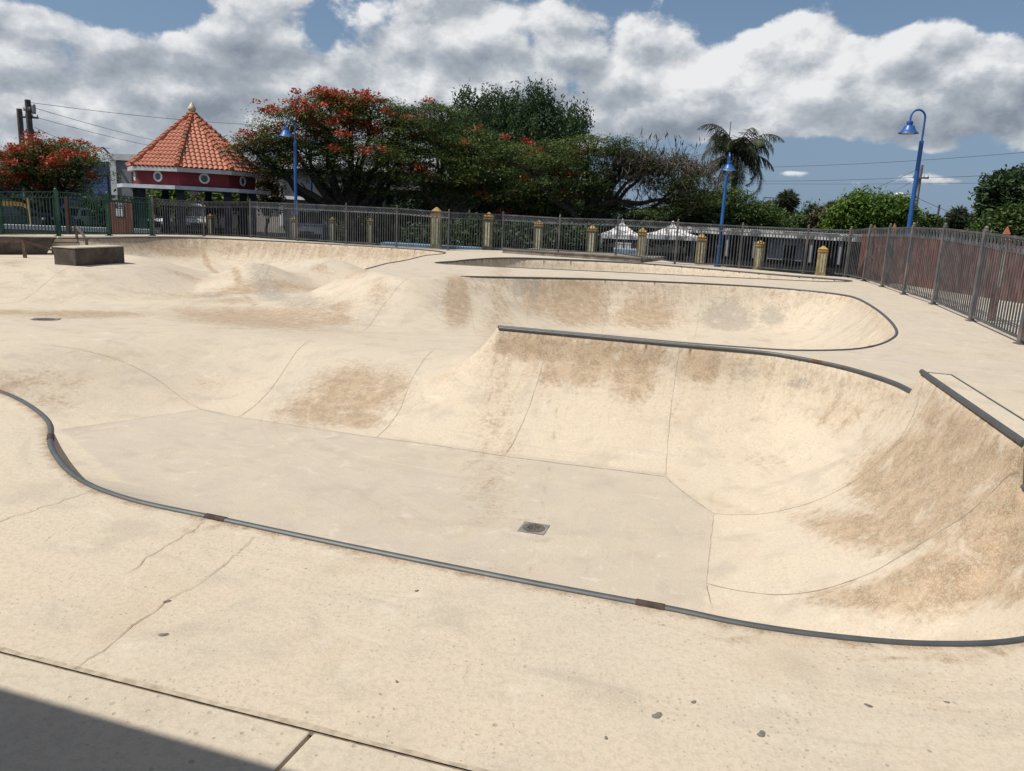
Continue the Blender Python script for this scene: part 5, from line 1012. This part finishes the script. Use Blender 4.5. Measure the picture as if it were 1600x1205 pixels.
# big one
b2 = gp(553, 50)
ex = [limb(V3(b2[0], 50, 1.2), Y(520, 262, 50), (-.3, 0, -.4), .17, .07), limb(V3(b2[0], 50, .6), Y(600, 285, 50.), (.3, -.3, -.3), .2, .08), limb(V3(b2[0], 50, 1.), Y(470, 285, 49), (-.3, 0, -.7), .09, .04), limb(Y(584, 335, 50.5), Y(618, 270, 50.5), (0, 0, 0), .2, .1)]
tree('flamboyant_tree', 'large spreading flamboyant tree covered in red blossom right of the pavilion', 'tree', b2, lobs([(520, 180, 60, 30, 0), (450, 205, 55, 30, -.5), (410, 235, 42, 26, 0), (580, 180, 55, 26, 1), (620, 200, 45, 36, .5), (480, 240, 70, 26, 1), (560, 240, 70, 34, 0), (620, 250, 55, 36, -.5), (440, 258, 44, 18, 0), (535, 276, 45, 20, .5), (600, 290, 40, 18, 0), (385, 225, 24, 16, -1), (545, 165, 40, 14, 0)], 50), 640, 110, L_flam, group='red flowering trees', trunk_r=.42, fork=.30, flowers=.42, fl_sel=lambda C: np.clip((C[:, 2]-z_(265, 500, 50))/3.2, 0, 1)**1.1*np.clip((Y(640, 200, 50)[0]-C[:, 0])/4.2, .05, 1)*1.15+.03, seed=5, extra_limbs=ex, twigs=.6, **FLA)
# second, mostly green
b3 = gp(690, 52)
tree('flamboyant_tree', 'green flamboyant tree with few red blossoms left of the dark upright tree', 'tree', b3, lobs([(680, 200, 60, 34, 0), (690, 185, 34, 20, .5), (745, 235, 50, 30, 0), (640, 225, 50, 34, 0), (720, 225, 55, 34, .5), (700, 265, 70, 34, -.5), (660, 285, 50, 28, 0), (760, 270, 60, 36, 0), (800, 250, 50, 26, 0), (780, 300, 60, 24, 0), (640, 190, 30, 18, 0), (720, 312, 70, 24, 1), (800, 322, 60, 20, 1.5)], 52), 620, 100, L_flam, group='red flowering trees', trunk_r=.3, fork=.3, flowers=.07, seed=8, bark=M_barkl, twigs=.8, **FLA)
# dark upright tree
tree('evergreen_tree', 'tall dark evergreen tree with upright tufts above the flowering trees', 'tree', gp(800, 63), lobs([(730, 190, 32, 36, 0), (775, 185, 40, 36, 0), (825, 178, 48, 34, 0), (880, 195, 40, 28, 0), (800, 215, 95, 42, 0), (700, 215, 28, 26, 0), (760, 225, 70, 40, -1), (870, 215, 45, 30, -1), (850, 230, 60, 36, 1), (800, 270, 100, 50, 1)], 63), 1000, 78, L_dark, .13, (.22, .22, .46), asp=.36, up=-.2, trunk_r=.4, seed=9, shell=.35, droop=-1.2, twigs=.3)
# wide tree, its right half bare
b5 = gp(905, 51)
def sk(L, y): return [Y(a, b, y) for a, b in L]
def path(L, y, r0, r1, dy=0): P = spline(sk(L, y), 4); return P, list(np.linspace(r0, r1, len(P)))
ex = [path([(938, 350), (934, 318), (925, 300), (928, 280), (915, 262)], 51, .34, .12), path([(905, 350), (892, 330), (862, 312), (846, 290), (832, 270)], 50.4, .30, .10), path([(935, 322), (965, 316), (1000, 318), (1030, 312), (1060, 318)], 50.6, .24, .06), path([(958, 315), (970, 296), (985, 282), (1010, 272)], 51, .15, .04), path([(985, 284), (1010, 270), (1040, 262), (1075, 258)], 51, .09, .03), path([(925, 300), (960, 275), (1000, 255), (1050, 250)], 51.5, .13, .03), path([(1040, 316), (1060, 318), (1078, 333)], 50.5, .1, .04), path([(965, 316), (1010, 330), (1050, 326)], 50, .12, .03)]
r5, _ = tree('spreading_tree', 'wide spreading tree with twisted limbs behind the white tents', 'tree', b5, lobs([(860, 245, 55, 24, 0), (920, 235, 60, 20, 0), (960, 232, 40, 16, 0), (860, 285, 48, 26, 0), (920, 275, 50, 30, 0), (985, 248, 36, 14, 0), (1015, 262, 36, 12, 0), (1065, 285, 40, 16, 0), (840, 310, 40, 22, .8), (1060, 300, 40, 20, 0), (1085, 318, 36, 16, 0), (1000, 332, 70, 9, 1), (880, 325, 60, 20, 1.5), (940, 330, 50, 14, 1.5), (830, 330, 40, 18, 1)], 51), 470, 100, L_flam, trunk_r=.4, fork=.2, flowers=.02, fl_sel=lambda C: (C[:, 0] < Y(905, 280, 51)[0])*1.6, seed=12, bark=M_bark, twigs=.7, extra_limbs=ex, **FLA)
tree('broadleaf_tree', 'dark low tree seen through the limbs of the spreading tree', 'tree', gp(900, 59), lobs([(865, 312, 56, 30, 0), (935, 318, 44, 22, 0), (830, 300, 40, 26, 0), (900, 290, 50, 26, 0), (1050, 335, 50, 14, 0)], 59), 330, 60, L_dark, .14, (.34, .34, .22), trunk_r=.2, seed=71, asp=.4, up=.5, twigs=.3)
# bare twigs with hanging seed pods on its right half
rng = np.random.default_rng(21); mb = MB(); pods = []
src = [p for P, R_ in ex[2:7] for p in P]; src = np.array(src)
tw = lobes_pts([lob(1010, 250, 60, 18, 51), lob(1065, 262, 50, 18, 51), lob(1100, 285, 30, 16, 51), lob(1030, 280, 60, 22, 51), lob(980, 262, 50, 22, 51)], 300, rng, .6)
for c in tw:
    d = np.linalg.norm(src-c, axis=1); i = int(d.argmin()); P, R_ = limb(src[i], c, rng.normal(0, .25, 3), .035, .012, 6, .08); mb.tube([p-np.array(b5) for p in P], R_, 4, caps=False)
    for _ in range(3):
        e = c+rng.normal(0, .5, 3); mb.tube([c-np.array(b5), (c+e)/2+rng.normal(0, .1, 3)-np.array(b5), e-np.array(b5)], [.014, .012, .008], 3, caps=False)
        if rng.random() < .6: pods.append(e)
mb.build('twig', M_barkl, r5)
V, T = cards(np.array(pods)-np.array(b5), 3, (.12, .12, .1), .24, .12, -.5, rng, None, 4.); quads('seed_pod', V, 4, L_pod, r5, T)
V, T = cards(tw[::2]-np.array(b5), 16, (.3, .3, .10), .10, .35, 1., rng, np.full(len(tw[::2]), .4)); quads('leaf_tuft', V, 4, L_brown, r5, T)

def frond_palm(base, top, name, label, n, length, lw, leafm, seed, droopk=1.2, trunk_r=.2, group=None, upright=.5, nl=34):
    rng = np.random.default_rng(seed); base = np.array(base); top = np.array(top); root = empty(name, base, 0, label, 'palm', group)
    mb = MB(); P, R_ = limb(base, top, rng.normal(0, .2, 3), trunk_r*1.3, trunk_r*.75, 14); mb.tube([p-base for p in P], R_, 10); mb.build('trunk', M_barkl, root, True)
    rc = MB(); VV, TT = [], []
    for i in range(n):
        az_ = 2*math.pi*(i*.381966)+rng.normal(0, .2); e0 = upright+(1.25-upright)*rng.random() if i > n*.5 else rng.uniform(-.7, .3); d = V3(math.cos(az_), math.sin(az_), 0); L = length*(.62+.6*rng.random()); dk = droopk*rng.uniform(.6, 1.35)
        pts = []; p = top-base+V3(0, 0, .1); ang = e0; st = L/14
        for k in range(15): pts.append(p.copy()); p = p+st*(d*math.cos(ang)+V3(0, 0, math.sin(ang))); ang -= dk*(.06+.16*k/14)
        rc.tube(pts, list(np.linspace(.035, .008, 15)), 4, caps=False); tv = np.clip(rng.normal(.45, .2), 0, 1)
        sd_ = np.cross(d, (0, 0, 1.))
        for f in np.linspace(.1, 1, nl):
            q_ = f*13.99; k = int(q_); pp = pts[k]+(pts[min(k+1, 14)]-pts[k])*(q_-k); tn = pts[min(k+1, 14)]-pts[k]; tn = tn/(np.linalg.norm(tn)+1e-9); ll = lw*(math.sin(math.pi*min(.96, f*.82+.14)))
            for s in (-1, 1):
                o_ = s*sd_*(.7+rng.normal(0, .2))+tn*.45+V3(0, 0, -.6+rng.normal(0, .4)); o_ /= np.linalg.norm(o_); e = pp+o_*ll; e2 = e+V3(0, 0, -.25*ll); wv = tn*.026
                VV += [pp-wv, pp+wv, (pp+e2)/2+wv*1.2+o_*.1*ll, e2]; TT += [tv+rng.normal(0, .1)]*4
    rc.build('frond_rib', M_barkl, root); quads('crown', np.array(VV), 4, leafm, root, np.clip(TT, 0, 1)); return root
frond_palm((Y(1152, 300, 62)[0], 62, -.6), Y(1150, 246, 62), 'palm_tree', 'tall feathery palm with drooping fronds behind the blue lamp post', 44, 3.9, 1.0, L_palm, 4, 1.3, .24, nl=46, upright=.65)
def fan_palm(px, py, y, rpx, label, seed, skirt=True):
    rng = np.random.default_rng(seed); c = Y(px, py, y); R_ = rpx*y/F*1.03; base = V3(c[0], y, -.6); root = empty('fan_palm', base, 0, label, 'palm', 'round headed fan palms')
    mb = MB(); P, r_ = limb(base, c, rng.normal(0, .1, 3), .22, .18, 8); mb.tube([p-base for p in P], r_, 9); mb.build('trunk', M_barkl, root, True)
    VV, TT = [], []
    for i in range(90):
        d = rng.normal(0, 1, 3); d[2] = d[2]*.9+.1; d /= np.linalg.norm(d); q_ = c-base+d*R_*V3(.42, .42, .62); s1 = np.cross(d, V3(0, 0, 1)+rng.normal(0, .3, 3)); s1 /= np.linalg.norm(s1); s2 = np.cross(s1, d); tv = np.clip(rng.normal(.5 if d[2] > 0 else .25, .2), 0, 1)
        for a in np.linspace(-1.9, 1.9, 13):
            o_ = s1*math.sin(a)+(d*.6+s2*.25)*math.cos(a)+V3(0, 0, -.25); o_ /= np.linalg.norm(o_); t_ = np.cross(o_, d); t_ /= np.linalg.norm(t_)+1e-9; e = q_+o_*R_*.62*(.85+.3*rng.random()); m = (q_+e)/2; VV += [q_, m+t_*R_*.05, e-V3(0, 0, .06*R_), m-t_*R_*.05]; TT += [tv+rng.normal(0, .08)]*4
    quads('crown', np.array(VV), 4, L_palm, root, np.clip(TT, 0, 1)); return root
fan_palm(1231, 315, 75, 19, 'round headed fan palm standing highest beside the thin floodlight mast', 2)
fan_palm(1208, 324, 82, 13, 'small fan palm left of the highest fan palm', 3); fan_palm(1188, 325, 84, 11, 'smallest fan palm right of the feathery palm', 6)
fan_palm(1496, 342, 68, 19, 'round headed fan palm standing alone right of the tall blue lamp', 5); fan_palm(1300, 327, 90, 12, 'distant fan palm peeping over the left of the bright green tree', 7)
BUSH = dict(asp=.45, up=.5, twigs=.25)
tree('mango_tree', 'bright green rounded mango tree beyond the fence corner', 'tree', gp(1365, 60), lobs([(1365, 332, 52, 28, 0), (1330, 340, 34, 24, 0), (1400, 342, 30, 24, 0), (1365, 318, 34, 15, 0), (1395, 328, 20, 14, 0), (1330, 365, 40, 25, 0), (1390, 368, 40, 25, 0)], 60), 420, 60, L_mango, .17, (.30, .30, .24), trunk_r=.3, seed=31, droop=1.6, shell=.25, **{**BUSH, 'asp': .3})
tree('broadleaf_tree', 'dark heavy broadleaf tree at the right picture edge', 'tree', gp(1590, 42), lobs([(1575, 295, 36, 20, 0), (1600, 310, 50, 34, 0), (1560, 325, 22, 20, 0), (1625, 290, 40, 24, 0), (1590, 345, 50, 30, 0), (1548, 303, 12, 9, 0)], 42), 420, 60, L_dark, .15, (.26, .26, .18), trunk_r=.3, seed=32, shell=.3, **BUSH)
tree('broadleaf_tree', 'lower green bushy tree in front of the dark right edge tree', 'tree', gp(1575, 37), lobs([(1575, 350, 34, 18, 0), (1605, 350, 40, 22, 0), (1548, 362, 22, 14, 0), (1600, 375, 50, 18, 0)], 37), 240, 56, L_mid, .11, (.24, .24, .16), trunk_r=.16, seed=33, shell=.35, **BUSH)
tree('broadleaf_tree', 'grey green tree just below the feathery palm crown', 'tree', gp(1130, 54), lobs([(1090, 322, 40, 22, 0), (1130, 318, 40, 26, 0), (1170, 335, 40, 20, 0), (1195, 345, 35, 16, 0), (1110, 345, 60, 18, 0)], 54), 330, 60, L_mid, .12, (.34, .34, .16), trunk_r=.2, seed=34, asp=.35, up=1., twigs=.5)
for i, (px, py, rx, rz, y, lm, lb, sdd) in enumerate([(1180, 345, 34, 18, 66, L_mid, 'bushy tree filling the gap right of the feathery palm trunk', 41), (1228, 350, 30, 16, 70, L_mid, 'low bushy tree at the foot of the highest fan palm', 42), (1268, 345, 22, 20, 72, L_dark, 'dark rounded tree left of the bright green tree', 43), (1292, 345, 24, 20, 68, L_brown, 'brownish tree touching the bright green tree on its left', 44), (1440, 350, 26, 20, 66, L_mid, 'small leafy tree at the foot of the grey utility pole', 45), (1470, 356, 22, 12, 72, L_brown, 'low brown bush left of the lone fan palm', 46), (1518, 355, 18, 14, 70, L_brown, 'low brown bush right of the lone fan palm', 47)]):
    tree('small_tree', lb, 'tree', gp(px, y), lobs([(px, py, rx, rz, 0), (px-rx*.5, py+rz*.5, rx*.6, rz*.8, 0), (px+rx*.5, py+rz*.6, rx*.6, rz*.8, 0), (px, py+25, rx, 20, 0)], y), 90, 56, lm, .17, (.34, .34, .24), trunk_r=.15, seed=sdd, **BUSH)
# shrubs in the shade behind the fence
shr = [(640, 345, 40, 26, 54, L_dark, 'dark shrub under the green flamboyant tree trunk'), (715, 345, 46, 30, 54, L_dark, 'dark shrub behind the tallest ochre pillar'), (790, 350, 48, 30, 53, L_dark, 'dark shrub under the left limb of the spreading tree'), (850, 355, 40, 30, 54, L_dark, 'dark shrub behind the left pillar of the spreading tree'), (900, 362, 46, 24, 56, L_dark, 'dark shrub behind the spreading tree trunk'), (1010, 360, 60, 16, 57, L_dark, 'dark shrub behind the two white tents'), (1070, 352, 40, 20, 58, L_mid, 'green shrub above the right white tent'),
       (252, 308, 16, 12, 57, L_mango, 'yellow green shrub seen under the left of the pavilion slab'), (274, 310, 12, 13, 57, L_mango, 'yellow green shrub between two pavilion columns'), (342, 312, 16, 10, 56, L_mid, 'leafy shrub under the right half of the pavilion slab'), (372, 312, 12, 10, 57, L_mid, 'small leafy shrub near the right pavilion columns'), (418, 290, 18, 34, 55, L_brown, 'brownish climbing shrub between pavilion and beige building'), (325, 316, 20, 14, 60, L_brown, 'dry brown shrub behind the pavilion centre'), (150, 330, 40, 22, 60, L_dark, 'dark hedge behind the notice panel'), (545, 358, 40, 18, 57, L_dark, 'dark shrub right of the pale grey van'), (600, 362, 46, 16, 52, L_dark, 'low dark shrub beside the small shaded pillar'), (680, 368, 50, 20, 47, L_dark, 'low dark shrub close behind the tallest ochre pillar'), (745, 370, 50, 22, 46, L_dark, 'low dark shrub close behind the shade-darkened ochre pillar'), (815, 372, 50, 20, 46, L_dark, 'low dark shrub left of the shade-darkened pillars'), (885, 376, 50, 20, 46, L_dark, 'low dark shrub between the two shade-darkened pillars'), (20, 330, 50, 20, 60, L_dark, 'dark hedge behind the black parked car'), (200, 335, 40, 22, 56, L_dark, 'dark hedge right of the notice panel')]
for i, (px, py, rx, rz, y, lm, lb) in enumerate(shr):
    p = gp(px, y); tree('shrub', lb, 'shrub', p, lobs([(px, py, rx, rz, 0), (px-rx*.4, py+rz*.5, rx*.6, rz*.7, .5), (px+rx*.4, py+rz*.5, rx*.6, rz*.7, -.5)], y), 60 if rx > 25 else 36, 56, lm, .15, (.30, .30, .22), trunk_r=.08, seed=60+i, **BUSH)
